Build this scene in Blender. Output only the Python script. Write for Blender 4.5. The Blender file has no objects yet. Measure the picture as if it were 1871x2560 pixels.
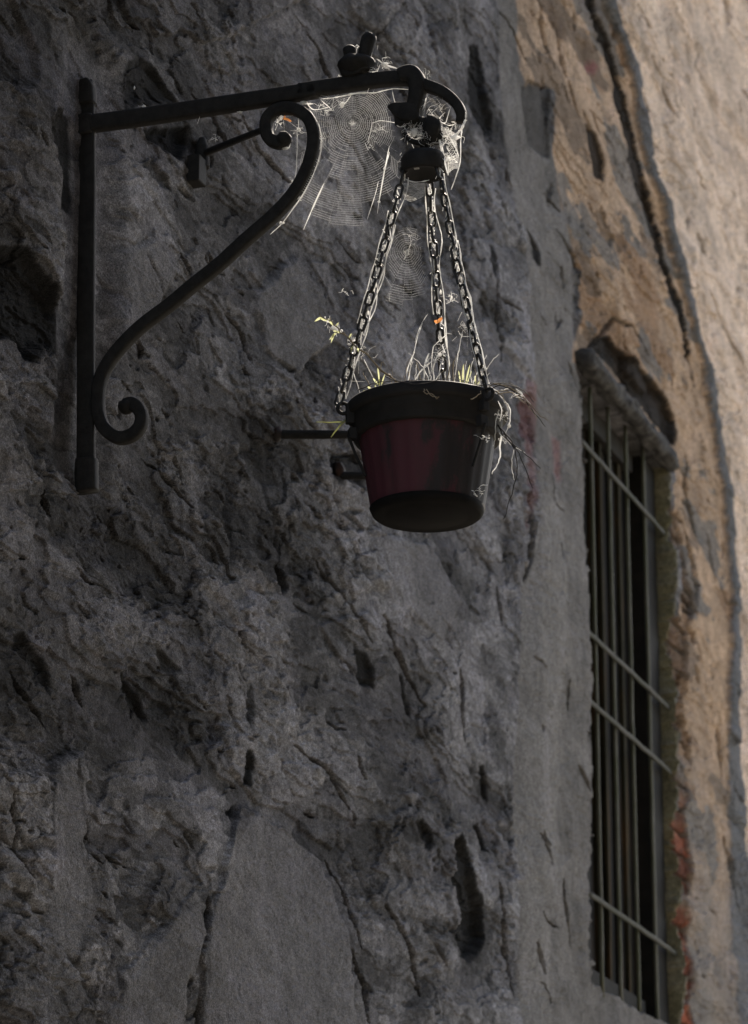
import bpy, math, random
import numpy as np
from mathutils import Vector, noise as mnoise
R = math.radians
random.seed(7); rng = np.random.default_rng(7)
sc = bpy.context.scene
COL = sc.collection

# ------------------------------------------------------------------ camera
PW, PH, FPX, ELEV = 1871.0, 2560.0, 8493.0, R(18)
CAM = np.array([0.0, 0.0, 1.6])
cd = bpy.data.cameras.new("camera"); cam = bpy.data.objects.new("camera", cd); COL.objects.link(cam)
cam.location = CAM; cam.rotation_euler = (math.pi/2 + ELEV, 0, 0)
cd.sensor_fit = 'HORIZONTAL'; cd.sensor_width = 24.0; cd.lens = FPX/PW*24.0
cd.clip_start = 0.05; cd.clip_end = 500
cd.dof.use_dof = True; cd.dof.focus_distance = 5.3; cd.dof.aperture_fstop = 8.0
sc.camera = cam

# ------------------------------------------------------------------ light
WANG = R(70.5)                       # the wall runs away from the camera to the right
WD = np.array([math.cos(WANG), math.sin(WANG), 0.0])       # along the wall
WN = np.array([math.sin(WANG), -math.cos(WANG), 0.0])      # out of the wall
SUN_EL, SUN_BEHIND = R(42), R(4)
hd = WD*math.cos(SUN_BEHIND) - WN*math.sin(SUN_BEHIND)
sund = Vector((hd[0]*math.cos(SUN_EL), hd[1]*math.cos(SUN_EL), math.sin(SUN_EL)))
wld = bpy.data.worlds.new("World"); sc.world = wld; wld.use_nodes = True
nt = wld.node_tree; nt.nodes.clear()
sky = nt.nodes.new('ShaderNodeTexSky'); sky.sky_type = 'NISHITA'; sky.sun_disc = False
sky.sun_elevation = SUN_EL; sky.sun_rotation = math.atan2(sund.x, sund.y)
bg = nt.nodes.new('ShaderNodeBackground'); bg.inputs[1].default_value = 0.15
wo = nt.nodes.new('ShaderNodeOutputWorld')
nt.links.new(sky.outputs[0], bg.inputs[0]); nt.links.new(bg.outputs[0], wo.inputs[0])
sl = bpy.data.lights.new("sun", 'SUN'); sl.energy = 5.0; sl.angle = R(0.5); sl.color = (1.0, 0.98, 0.95)
so = bpy.data.objects.new("sun", sl); COL.objects.link(so)
so.rotation_euler = sund.to_track_quat('Z', 'Y').to_euler(); so.location = (3, 8, 12)
sc.view_settings.view_transform = 'Standard'; sc.view_settings.look = 'None'
sc.view_settings.gamma = 1.0; sc.view_settings.use_white_balance = True; sc.view_settings.white_balance_temperature = 7700; sc.view_settings.white_balance_tint = 12; sc.view_settings.exposure = 1.45
sc.cycles.max_bounces = 6

# ------------------------------------------------------------------ measuring helpers
CF = np.array([0, math.cos(ELEV), math.sin(ELEV)]); CR = np.array([1.0, 0, 0]); CU = np.array([0, -math.sin(ELEV), math.cos(ELEV)])
VS = 1871/1652.0
def ray(x, y): return CF + CR*(x-PW/2)/FPX - CU*(y-PH/2)/FPX
_d = ray(215, 700); P0 = CAM + _d/np.linalg.norm(_d)*5.5           # foot point of the bracket post on the wall
def on_wall(x, y, off=0.0):          # (s, z) on the wall
    d = ray(x, y); t = ((P0-CAM)@WN+off)/(d@WN); p = CAM+d*t
    return (p-P0)@WD, p[2]
def v_wall(x, y, off=0.0): return on_wall(x*VS, y*VS, off)
def W3(s, z, n=0.0): return Vector(P0*[1,1,0] + WD*s + WN*n + np.array([0,0,z]))
def on_br(x, y, off=0.0):            # point in the upright plane of the bracket, shifted along the wall by off
    d = ray(x, y); t = ((P0-CAM)@WD+off)/(d@WD); return Vector(CAM+d*t)
def vb(x, y, off=0.0): return on_br(x*VS, y*VS, off)
PXM = 5.3/FPX                        # metres per photo pixel at the bracket

# ------------------------------------------------------------------ materials
def mat(name): 
    m = bpy.data.materials.new(name); m.use_nodes = True
    t = m.node_tree; t.nodes.clear()
    o = t.nodes.new('ShaderNodeOutputMaterial'); p = t.nodes.new('ShaderNodeBsdfPrincipled')
    t.links.new(p.outputs[0], o.inputs[0]); return m, t, p, o
def nz(t, scale, detail=6, rough=.6, coord=None, dist=0):
    n = t.nodes.new('ShaderNodeTexNoise'); n.inputs['Scale'].default_value = scale
    n.inputs['Detail'].default_value = detail; n.inputs['Roughness'].default_value = rough
    n.inputs['Distortion'].default_value = dist
    if coord is not None: t.links.new(coord, n.inputs['Vector'])
    return n
def ramp(t, src, stops):
    r = t.nodes.new('ShaderNodeValToRGB'); t.links.new(src, r.inputs[0])
    e = r.color_ramp.elements
    while len(e) > 1: e.remove(e[-1])
    e[0].position = stops[0][0]; e[0].color = (*stops[0][1], 1)
    for p, c in stops[1:]:
        k = e.new(p); k.color = (*c, 1)
    return r
def bump(t, p, src, strength, dist):
    b = t.nodes.new('ShaderNodeBump'); b.inputs['Strength'].default_value = strength; b.inputs['Distance'].default_value = dist
    t.links.new(src, b.inputs['Height']); t.links.new(b.outputs[0], p.inputs['Normal']); return b
def simple(name, c0, c1, scale=60, rough=.7, metal=0, bstr=.4, bdist=.001, spec=.5, stops=(.35,.65)):
    m, t, p, o = mat(name)
    tc = t.nodes.new('ShaderNodeTexCoord'); n = nz(t, scale, 6, .65, tc.outputs['Object'])
    r = ramp(t, n.outputs[0], [(stops[0], c0), (stops[1], c1)]); t.links.new(r.outputs[0], p.inputs['Base Color'])
    p.inputs['Roughness'].default_value = rough; p.inputs['Metallic'].default_value = metal
    p.inputs['Specular IOR Level'].default_value = spec
    n2 = nz(t, scale*4, 4, .6, tc.outputs['Object']); bump(t, p, n2.outputs[0], bstr, bdist); return m

def wall_material():
    m, t, p, o = mat('stone_and_plaster')
    at = t.nodes.new('ShaderNodeAttribute'); at.attribute_name = 'tone'
    tc = t.nodes.new('ShaderNodeTexCoord'); co = tc.outputs['Object']
    n1 = nz(t, 55, 8, .7, co); n2 = nz(t, 420, 4, .7, co); n3 = nz(t, 9, 5, .6, co, .6)
    r1 = ramp(t, n1.outputs[0], [(.30, (.62,.62,.62)), (.5, (1,1,1)), (.72, (1.25,1.25,1.25))])
    r2 = ramp(t, n2.outputs[0], [(.30, (.40,.40,.40)), (.5, (1,1,1)), (.68, (1.9,1.9,1.9))])
    n4 = nz(t, 230, 5, .8, co)
    r4 = ramp(t, n4.outputs[0], [(.36, (.55,.55,.55)), (.5, (1,1,1)), (.66, (1.35,1.35,1.35))])
    r3 = ramp(t, n3.outputs[0], [(.33, (.78,.78,.80)), (.5, (1,1,1)), (.68, (1.15,1.15,1.2))])
    cur = at.outputs['Color']
    for r in (r1, r2, r3, r4):
        mx = t.nodes.new('ShaderNodeMix'); mx.data_type = 'RGBA'; mx.blend_type = 'MULTIPLY'; mx.inputs[0].default_value = 1
        mx.clamp_result = False
        t.links.new(cur, mx.inputs[6]); t.links.new(r.outputs[0], mx.inputs[7]); cur = mx.outputs[2]
    t.links.new(cur, p.inputs['Base Color']); p.inputs['Roughness'].default_value = .95
    p.inputs['Specular IOR Level'].default_value = .15
    b1 = nz(t, 130, 8, .75, co); b2 = nz(t, 500, 3, .7, co)
    ad = t.nodes.new('ShaderNodeMath'); ad.operation = 'MULTIPLY_ADD'; ad.inputs[1].default_value = .35
    t.links.new(b2.outputs[0], ad.inputs[0]); t.links.new(b1.outputs[0], ad.inputs[2])
    bump(t, p, ad.outputs[0], 1.0, .009)
    return m
M_WALL = wall_material()
M_IRON = simple('black_iron', (.008,.0075,.007), (.017,.016,.015), 70, .8, 0, .5, .0012, .2)
M_RUST = simple('rusty_iron', (.014,.012,.012), (.05,.02,.014), 40, .85, 0, .5, .0012, .2, (.5,.75))
M_CHAIN = simple('chain_steel', (.012,.011,.010), (.03,.027,.024), 200, .5, .4, .4, .0004)
def pot_material():
    m, t, p, o = mat('faded_maroon_plastic'); tc = t.nodes.new('ShaderNodeTexCoord'); mp = t.nodes.new('ShaderNodeMapping'); mp.inputs['Scale'].default_value = (1, 1, .45)
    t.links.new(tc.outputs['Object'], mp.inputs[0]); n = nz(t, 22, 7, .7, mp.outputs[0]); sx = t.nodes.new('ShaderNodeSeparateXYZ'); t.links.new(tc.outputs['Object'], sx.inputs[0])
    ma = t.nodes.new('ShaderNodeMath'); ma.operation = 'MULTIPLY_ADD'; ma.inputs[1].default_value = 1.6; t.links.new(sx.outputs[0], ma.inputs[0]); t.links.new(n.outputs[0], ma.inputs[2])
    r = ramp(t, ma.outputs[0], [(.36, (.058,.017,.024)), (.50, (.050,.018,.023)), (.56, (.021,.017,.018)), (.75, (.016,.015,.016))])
    n2 = nz(t, 260, 3, .7, tc.outputs['Object']); r2 = ramp(t, n2.outputs[0], [(.70, (0,0,0)), (.78, (1,1,1))])
    mx = t.nodes.new('ShaderNodeMix'); mx.data_type = 'RGBA'; mx.blend_type = 'MIX'; t.links.new(r2.outputs[0], mx.inputs[0]); t.links.new(r.outputs[0], mx.inputs[6]); mx.inputs[7].default_value = (.16,.14,.13,1)
    t.links.new(mx.outputs[2], p.inputs['Base Color']); p.inputs['Roughness'].default_value = .7; p.inputs['Specular IOR Level'].default_value = .2
    bump(t, p, n.outputs[0], .5, .0015); return m
M_POT = pot_material()
M_RIM = simple('black_plastic', (.009,.009,.009), (.016,.015,.015), 30, .75, 0, .25, .0005, .2)
M_SOIL = simple('dry_soil', (.02,.014,.01), (.06,.045,.03), 150, .95, 0, .8, .003, .1)
M_DRY = simple('dry_stem', (.16,.13,.09), (.36,.29,.20), 90, .8, 0, .3, .0004)
M_TWIG = simple('dark_twig', (.012,.010,.009), (.03,.024,.019), 90, .8, 0, .3, .0004)
M_BAR = simple('painted_grille', (.052,.056,.028), (.095,.092,.072), 9, .7, 0, .4, .001, .3)
M_CROSS = simple('flat_grille_iron', (.024,.026,.014), (.050,.047,.038), 9, .8, 0, .4, .001, .2)
M_SAUCER = simple('black_saucer', (.0045,.0045,.0045), (.008,.0075,.0075), 30, .85, 0, .25, .0005, .1)
def streaked(name, c0, c1, c2):
    m, t, p, o = mat(name); tc = t.nodes.new('ShaderNodeTexCoord'); mp = t.nodes.new('ShaderNodeMapping'); mp.inputs['Scale'].default_value = (1, 1, .10)
    t.links.new(tc.outputs['Object'], mp.inputs[0]); n = nz(t, 45, 6, .7, mp.outputs[0]); r = ramp(t, n.outputs[0], [(.36, c0), (.52, c1), (.66, c2)])
    t.links.new(r.outputs[0], p.inputs['Base Color']); p.inputs['Roughness'].default_value = .9; p.inputs['Specular IOR Level'].default_value = .1
    bump(t, p, n.outputs[0], .8, .004); return m
M_FRAMEW = simple('dark_wood', (.007,.007,.006), (.016,.014,.012), 20, .85, 0, .6, .002, .2)
M_LINTEL = simple('grey_timber', (.022,.022,.023), (.085,.082,.078), 26, .95, 0, .9, .004, .1)
M_BRICK = simple('red_brick', (.13,.035,.018), (.26,.085,.05), 22, .95, 0, .9, .004, .1)
M_BOARD = streaked('weathered_board', (.0025,.0025,.0025), (.009,.008,.007), (.030,.018,.010))
M_MULL = streaked('olive_brown_slat', (.012,.012,.008), (.030,.027,.016), (.07,.040,.020))
M_HOUSE = simple('ochre_plaster', (.16,.13,.10), (.24,.20,.16), 2, .95, 0, .6, .01, .1)
M_GROUND = simple('paving', (.16,.15,.13), (.28,.26,.23), 3, .95, 0, .6, .01, .1)
def translucent(name, col, mixf=.5):
    m, t, p, o = mat(name); t.nodes.remove(p)
    d = t.nodes.new('ShaderNodeBsdfDiffuse'); tr = t.nodes.new('ShaderNodeBsdfTranslucent'); mx = t.nodes.new('ShaderNodeMixShader')
    tc = t.nodes.new('ShaderNodeTexCoord'); n = nz(t, 25, 4, .6, tc.outputs['Object'])
    r = ramp(t, n.outputs[0], [(.35, tuple(c*.6 for c in col)), (.6, col)])
    for s in (d, tr): t.links.new(r.outputs[0], s.inputs[0])
    mx.inputs[0].default_value = mixf
    t.links.new(d.outputs[0], mx.inputs[1]); t.links.new(tr.outputs[0], mx.inputs[2]); t.links.new(mx.outputs[0], o.inputs[0]); return m
M_SILK = translucent('spider_silk', (.93,.93,.92), .6)
M_GREEN = translucent('backlit_leaf', (.50,.52,.30), .6)
M_LEAF = translucent('dead_leaf', (.5,.20,.07), .6)

# ------------------------------------------------------------------ object helpers
def tag(o, label=None, cat=None, group=None, kind=None):
    if label: o['label'] = label
    if cat: o['category'] = cat
    if group: o['group'] = group
    if kind: o['kind'] = kind
    return o
def empty(name, loc):
    o = bpy.data.objects.new(name, None); COL.objects.link(o); o.location = loc; o.empty_display_size = .05; return o
class MB:
    def __init__(s): s.v = []; s.f = []
    def add(s, vs, fs):
        b = len(s.v); s.v += [tuple(v) for v in vs]; s.f += [tuple(i+b for i in f) for f in fs]
    def tube(s, pts, r, k=6, cap=True):
        pts = [Vector(p) for p in pts]; n = len(pts)
        if n < 2: return
        rs = r if isinstance(r, (list, tuple)) else [r]*n
        vs = []; prev = None
        for i, p in enumerate(pts):
            t = (pts[min(i+1, n-1)]-pts[max(i-1, 0)])
            if t.length < 1e-9: t = Vector((0,0,1))
            t.normalize()
            if prev is None:
                a = Vector((0,0,1)) if abs(t.z) < .9 else Vector((1,0,0)); x = t.cross(a).normalized()
            else:
                x = prev - t*prev.dot(t)
                x = x.normalized() if x.length > 1e-6 else t.orthogonal().normalized()
            prev = x; y = t.cross(x)
            for j in range(k):
                an = 2*math.pi*j/k; vs.append(p + (x*math.cos(an)+y*math.sin(an))*rs[i])
        fs = [(i*k+j, i*k+(j+1) % k, (i+1)*k+(j+1) % k, (i+1)*k+j) for i in range(n-1) for j in range(k)]
        if cap: fs += [tuple(range(k))[::-1], tuple((n-1)*k+j for j in range(k))]
        s.add(vs, fs)
    def sweep(s, pts, wid, dep, nrm, pw=4.0, k=16):      # flat bar: wid in the plane, dep along nrm
        nrm = Vector(nrm).normalized(); n = len(pts); vs = []
        for i, p in enumerate(pts):
            t = (pts[min(i+1, n-1)]-pts[max(i-1, 0)]).normalized(); sd = t.cross(nrm).normalized()
            for j in range(k):
                an = 2*math.pi*(j+.5)/k; c, q = math.cos(an), math.sin(an)
                e = 2/pw; cx = math.copysign(abs(c)**e, c); cy = math.copysign(abs(q)**e, q)
                vs.append(p + sd*cx*wid[i]/2 + nrm*cy*dep[i]/2)
        fs = [(i*k+j, i*k+(j+1) % k, (i+1)*k+(j+1) % k, (i+1)*k+j) for i in range(n-1) for j in range(k)]
        fs += [tuple(range(k))[::-1], tuple((n-1)*k+j for j in range(k))]
        s.add(vs, fs)
    def box(s, o, ax, ay, az):                            # centre and three half-axis vectors
        o = Vector(o); ax, ay, az = Vector(ax), Vector(ay), Vector(az)
        vs = [o+ax*i+ay*j+az*k for i in (-1,1) for j in (-1,1) for k in (-1,1)]
        s.add(vs, [(0,1,3,2),(4,6,7,5),(0,4,5,1),(2,3,7,6),(0,2,6,4),(1,5,7,3)])
    def lathe(s, c, prof, k=64, jit=0):                    # prof: (radius, z)
        vs = [Vector(c)+Vector((r*math.cos(2*math.pi*j/k), r*math.sin(2*math.pi*j/k), z)) for r, z in prof for j in range(k)]
        n = len(prof)
        fs = [(i*k+j, i*k+(j+1) % k, (i+1)*k+(j+1) % k, (i+1)*k+j) for i in range(n-1) for j in range(k)]
        s.add(vs, fs)
    def blob(s, c, r, seed=0, sub=2, amp=.35, sc=(1,1,1)):
        import bmesh
        bm = bmesh.new(); bmesh.ops.create_icosphere(bm, subdivisions=sub, radius=1)
        vs = []
        for v in bm.verts:
            d = 1+amp*mnoise.noise(v.co*1.7+Vector((seed*3.1, seed, -seed)))*1.6
            vs.append(Vector(c)+Vector((v.co.x*sc[0], v.co.y*sc[1], v.co.z*sc[2]))*r*d)
        fs = [tuple(x.index for x in f.verts) for f in bm.faces]; bm.free(); s.add(vs, fs)
    def build(s, name, m, parent=None, smooth=True, origin=None, bevel=0):
        o0 = Vector(origin) if origin is not None else (parent.matrix_world.translation.copy() if parent else Vector((0,0,0)))
        if parent is not None and origin is None: o0 = Vector(WORLD[parent.name])
        me = bpy.data.meshes.new(name); me.from_pydata([Vector(v)-o0 for v in s.v], [], s.f)
        me.materials.append(m); me.update()
        me.polygons.foreach_set('use_smooth', [smooth]*len(me.polygons))
        o = bpy.data.objects.new(name, me); COL.objects.link(o)
        if parent is not None:
            o.parent = parent; o.location = o0 - Vector(WORLD[parent.name])
        else: o.location = o0
        WORLD[o.name] = tuple(o0)
        if bevel:
            b = o.modifiers.new('bevel', 'BEVEL'); b.width = bevel; b.segments = 2; b.limit_method = 'ANGLE'
        return o
WORLD = {}
def thing(name, loc, label, cat, group=None):
    o = empty(name, Vector(loc)); WORLD[o.name] = tuple(loc); tag(o, label, cat, group); return o
def crom(P, per=8):
    P = [Vector(p) for p in P]; Q = [P[0]*2-P[1]] + P + [P[-1]*2-P[-2]]; out = []
    for i in range(1, len(Q)-2):
        a, b, c, d = Q[i-1:i+3]
        for j in range(per):
            t = j/per
            out.append(.5*((2*b)+(c-a)*t+(2*a-5*b+4*c-d)*t*t+(3*b-a-3*c+d)*t**3))
    out.append(P[-1]); return out
def lerpl(L, n): return [float(x) for x in np.interp(np.linspace(0, 1, n), np.linspace(0, 1, len(L)), L)]

# ------------------------------------------------------------------ numpy noise
_T = rng.random((256, 256)).astype(np.float32)
def vn(x, y, seed=0):
    x = x+seed*17.31; y = y+seed*9.77
    xi = np.floor(x).astype(np.int64); yi = np.floor(y).astype(np.int64); fx = x-xi; fy = y-yi
    fx = fx*fx*fx*(fx*(fx*6-15)+10); fy = fy*fy*fy*(fy*(fy*6-15)+10)
    a = _T[xi & 255, yi & 255]; b = _T[(xi+1) & 255, yi & 255]; c = _T[xi & 255, (yi+1) & 255]; d = _T[(xi+1) & 255, (yi+1) & 255]
    return (a*(1-fx)+b*fx)*(1-fy)+(c*(1-fx)+d*fx)*fy-.5
def fbm(x, y, o=5, g=.5, seed=0):
    r = 0; a = 1; c, s_ = math.cos(.6), math.sin(.6)
    for i in range(o):
        r = r+a*vn(x, y, seed+i); x, y = (x*c-y*s_)*2.03, (x*s_+y*c)*2.03; a *= g
    return r
def ridged(x, y, o=4, g=.55, seed=0):
    r = 0; a = 1
    for i in range(o):
        r = r+a*(1-np.abs(vn(x, y, seed+i))*4).clip(-1, 1); x = x*2.1; y = y*2.1; a *= g
    return r
def sstep(a, b, x):
    t = ((x-a)/(b-a)).clip(0, 1); return t*t*(3-2*t)
def voro(x, y, seed=0):
    xi = np.floor(x).astype(np.int64); yi = np.floor(y).astype(np.int64)
    d1 = np.full(x.shape, 9.0); d2 = np.full(x.shape, 9.0); idv = np.zeros(x.shape)
    for i in (-1, 0, 1):
        for j in (-1, 0, 1):
            cx = xi+i; cy = yi+j
            px = cx+_T[(cx+seed*7) & 255, (cy+seed) & 255]; py = cy+_T[(cx+seed*13+91) & 255, (cy+57) & 255]
            d = np.hypot(px-x, py-y); h = _T[(cx+33) & 255, (cy+seed*5+77) & 255]
            m = d < d1; d2 = np.where(m, d1, np.minimum(d2, d)); idv = np.where(m, h, idv); d1 = np.where(m, d, d1)
    return d1, d2, idv

# ------------------------------------------------------------------ ground
mb = MB(); mb.box((0,0,-.05), (150,0,0), (0,150,0), (0,0,.05))
g = mb.build('ground', M_GROUND, smooth=False); tag(g, kind='structure')

# added unseen house across the lane, behind the camera: it shades the near end of the old wall
oh = thing('added_shade_house', W3(-2.0, 0, 3.6), 'plain plastered house front, unseen, added across the lane to shade the old wall', 'house')
mb = MB(); mb.box(W3(-4.2, 5.0, 5.6), Vector(WD)*6.4, Vector(WN)*2.0, Vector((0,0,5.02))); mb.build('wall', M_HOUSE, oh, smooth=False)
mb = MB(); mb.box(W3(-4.2, 10.15, 5.5), Vector(WD)*6.5, Vector(WN)*2.3, Vector((0,0,.12))); mb.build('roof', M_BRICK, oh, smooth=False)
for a_ in (-8.5, -6.3, -2.2, .4):
    for z_ in (2.0, 5.6):
        mb = MB(); mb.box(W3(a_, z_, 3.585), Vector(WD)*.45, Vector(WN)*.03, Vector((0,0,.75))); o_ = mb.build('shutter', M_FRAMEW, oh, smooth=False, bevel=.01)

# ------------------------------------------------------------------ the wall
KX = 0.34                                    # the wall is seen foreshortened; features were measured in that ratio
WIN = dict(s0=on_wall(1461,1300)[0], s1=on_wall(1668,1500)[0], z1=on_wall(1560,1050)[1], z0=on_wall(1560,2500)[1])
def build_wall():
    xs = np.concatenate([np.linspace(-60, 1935, 860)])
    S = np.array([on_wall(x, 1280)[0] for x in xs])
    S = np.concatenate([S[0]-np.linspace(3.2, .04, 40)[:-1], S, S[-1]+np.linspace(.03, 6, 90)])
    q = np.linspace(0, 1, 1120)
    ds = P0[0]+0*S
    def zrow(py):
        out = []
        for s in S:
            p = P0+WD*s; sm = min(max(s, -.5), 5.6); p = P0+WD*sm
            hx = np.array([p[0], p[1]]); # solve for height on this vertical seen at row py
            k = (PH/2-py)/FPX
            # (z-1.6)*CU.z + y*CU.y = k*((z-1.6)*CF.z + y*CF.y)
            y = p[1]; z = 1.6 + (k*y*CF[1]-y*CU[1])/(CU[2]-k*CF[2]); out.append(z)
        return np.array(out)
    zt = zrow(-60); zb = zrow(2620)
    Z = zb[:, None]+(zt-zb)[:, None]*q[None, :]
    nb, na = 36, 40
    lo = np.linspace(0, 1, nb)[None, :-1]; Zlo = -.02+(zb[:, None]+.02)*lo
    TOP = 7.6
    hi = np.linspace(0, 1, na)[None, 1:]; Zhi = zt[:, None]+(TOP-zt)[:, None]*hi
    Z = np.concatenate([Zlo, Z, Zhi], 1); SS = np.repeat(S[:, None], Z.shape[1], 1)
    U = SS*KX; s = SS; z = Z
    # gentle domain warp
    wx = fbm(s*6, z*6, 4, .55, 3)*.030; wz = fbm(s*6, z*6, 4, .55, 11)*.022
    wx2 = fbm(s*26, z*26, 3, .6, 21)*.008; wz2 = fbm(s*26, z*26, 3, .6, 31)*.006
    s1 = s+wx*1.6; z1 = z+wz
    uu = U+(wx*.5+wx2*1.3)*KX*1.2; zz = z+wz*.2+wz2                 # jagged coordinates for traced features
    def pts(P): return np.array([[a[0]*KX, a[1]] for a in (v_wall(*p) for p in P)])
    def sd_poly(P, pad=.06):
        P = pts(P); x0, y0 = P.min(0)-pad; x1, y1 = P.max(0)+pad
        m = (uu > x0) & (uu < x1) & (zz > y0) & (zz < y1); X = uu[m]; Y = zz[m]
        d = np.full(X.shape, 9.0); ins = np.zeros(X.shape, bool)
        for i in range(len(P)):
            a = P[i-1]; b = P[i]; e = b-a; t = (((X-a[0])*e[0]+(Y-a[1])*e[1])/(e@e+1e-12)).clip(0, 1)
            d = np.minimum(d, np.hypot(X-a[0]-t*e[0], Y-a[1]-t*e[1]))
            c = ((a[1] > Y) != (b[1] > Y)); xc = (b[0]-a[0])*(Y-a[1])/((b[1]-a[1]) if abs(b[1]-a[1]) > 1e-12 else 1e-12)+a[0]
            ins ^= c & (X < xc)
        return m, np.where(ins, d, -d)
    def d_line(P, pad=.08):
        P = pts(P); x0, y0 = P.min(0)-pad; x1, y1 = P.max(0)+pad
        m = (uu > x0) & (uu < x1) & (zz > y0) & (zz < y1); X = uu[m]; Y = zz[m]
        d = np.full(X.shape, 9.0); T = np.zeros(X.shape); L = 0; side = np.zeros(X.shape)
        ls = np.hypot(*(P[1:]-P[:-1]).T); tot = ls.sum()
        for i in range(len(P)-1):
            a = P[i]; b = P[i+1]; e = b-a; t = (((X-a[0])*e[0]+(Y-a[1])*e[1])/(e@e+1e-12)).clip(0, 1)
            dd = np.hypot(X-a[0]-t*e[0], Y-a[1]-t*e[1]); mm = dd < d
            sg = np.sign((X-a[0])*e[1]-(Y-a[1])*e[0])
            side = np.where(mm, sg, side); T = np.where(mm, (L+t*ls[i])/tot, T); d = np.where(mm, dd, d); L += ls[i]
        return m, d, T, side
    # ---- zones -------------------------------------------------------------
    tan = np.zeros(s.shape)
    m, sd = sd_poly([(1122,-160),(1150,40),(1150,150),(1165,190),(1222,195),(1224,350),(1238,450),(1262,560),(1283,640),(1290,720),(1262,800),(1290,800),(1480,1020),(1492,1700),(1502,2260),(1502,2500),(2600,2500),(2600,-900),(1122,-900)], pad=5)
    tan[m] = sstep(-.004, .004, sd)
    band = np.zeros(s.shape)                                  # smooth pale render beside the window
    m, sd = sd_poly([(1090,-150),(1120,300),(1160,700),(1172,1150),(1152,1300),(1142,1500),(1132,1800),(1145,2000),(1150,2260),(1150,2500),(1520,2500),(1300,1000),(1262,560),(1200,200),(1150,-150)], pad=.3)
    band[m] = sstep(-.005, .005, sd)
    strip = np.zeros(s.shape); m, sd = sd_poly([(1172,1100),(1152,1300),(1142,1500),(1132,1800),(1145,2000),(1155,2500),(1215,2500),(1212,2000),(1240,1700),(1238,1400),(1245,1100)], pad=.1); strip[m] = sstep(-.005, .012, sd)
    rough = (1-.72*np.maximum(band, .35*tan))                 # how rugged the surface is
    rv = sstep(-.10, .14, fbm(s1*1.9+z1*.7, z1*2.6-s1*.4, 3, .55, 140)); rough = rough*(.22+.42*rv)
    m, sd = sd_poly([(500,1850),(560,1790),(640,1850),(700,1900),(760,2060),(800,2500),(430,2500),(420,2100),(470,1950)], pad=.05); smo = np.zeros(s.shape); smo[m] = sstep(-.003, .004, sd); smo_e = np.zeros(s.shape); smo_e[m] = 1-sstep(.0, .006, np.abs(sd+.004))
    for P in ([(110,1680),(180,1660),(190,1800),(170,1900),(190,2000),(130,2120),(80,2060),(100,1860)], [(340,2040),(410,1990),(430,2060),(400,2150),(380,2300),(200,2400),(210,2230),(290,2130)], [(560,640),(640,560),(700,640),(720,760),(650,830),(570,770)], [(230,560),(330,520),(380,600),(330,700),(250,780)], [(800,1180),(930,1200),(1000,1330),(960,1420),(860,1330)]):
        m, sd = sd_poly(P); smo[m] = np.maximum(smo[m], .85*sstep(-.003, .006, sd)); smo_e[m] = np.maximum(smo_e[m], .6*(1-sstep(.0, .005, np.abs(sd+.003))))
    rough = rough*(1-.7*smo)
    # ---- relief ------------------------------------------------------------
    h = fbm(s*1.7, z*1.9, 3, .5, 1)*.020
    # stones bedded in old mortar: blocks long along the wall
    d1, d2, idv = voro(s1*2.6+z1*.8, z1*4.2-s1*.55, 2)
    edge = d2-d1; h = h+(idv-.5)*.010*rough*sstep(0, .10, edge) - .006*rough*(1-sstep(0, .12, edge))
    # broken plaster terraces with sharp lower lips
    f1 = fbm(s1*2.1+z1*1.0, z1*7.2-s1*.9, 5, .52, 5)
    L1 = sstep(.02, .035, f1); L2 = sstep(-.20, -.185, f1); L3 = sstep(.20, .215, f1); rk = np.maximum(rough, .30*(1-band))
    rk = np.maximum(rk, .42*(1-band)); h = h+rk*(.011*L1+.010*L2+.009*L3)
    f2 = fbm(s1*4.8+z1*3, z1*17-s1*2.6, 4, .55, 8)
    M1 = sstep(.08, .10, f2); M2 = sstep(.14, .16, -f2); h = h+.0035*rough*M1-.0045*rough*M2
    for sc_, hh, sd_ in ((7, .0035, 6), (17, .0022, 7), (45, .0011, 8)):        # broken flakes, each a small tilted facet
        e1, e2, ei = voro((s+wx2*1.2)*sc_+z*sc_*.45, (z+wz2*1.2)*sc_*2.6-s*sc_*.30, sd_)
        h = h+(ei-.5)*2*hh*rough*sstep(0, .05, e2-e1)+(e1-.4)*hh*.7*(ei-.5)*rough
    h = h+fbm(s*6+z*3, z*17, 3, .5, 12)*.0055*rough
    h = h+fbm(s*26+z*12, z*75, 3, .55, 15)*.0030*(.30+.70*rough)
    h = h+fbm(s*100, z*240, 3, .7, 18)*.0018*(.45+.55*rough)
    rd = ridged(s1*2.6+z1*1.0, z1*5.0-s1*.9, 3, .5, 25)
    h = h-.006*rough*sstep(1.50, 1.68, rd)
    # pits
    pv1, pv2, pid = voro(s1*16, z1*26, 4)
    pit = (.4+.6*rough)*(1-sstep(.06, .13, pv1))*(pid > .84); h = h-.006*pit
    # the pale band: slow vertical flutes
    h = h+band*fbm(s*3.0, z*.8, 3, .5, 40)*.025
    tone_dark = np.zeros(s.shape); lip = np.zeros(s.shape)
    def hollow(P, depth=.03, edge=.008, dark=.8, rag=.012):  # dark exposed stone, deepened in colour to stand in for recess shade
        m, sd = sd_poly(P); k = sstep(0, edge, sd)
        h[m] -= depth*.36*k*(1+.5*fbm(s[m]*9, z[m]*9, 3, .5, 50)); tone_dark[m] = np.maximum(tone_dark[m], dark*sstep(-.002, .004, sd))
    def plate(P, rise, edge=.004):
        m, sd = sd_poly(P); h[m] += .5*rise*sstep(-edge/2, edge/2, sd); lip[m] = np.maximum(lip[m], (1-sstep(.0, .006, np.abs(sd+.003))) if rise > 0 else 0)
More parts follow.
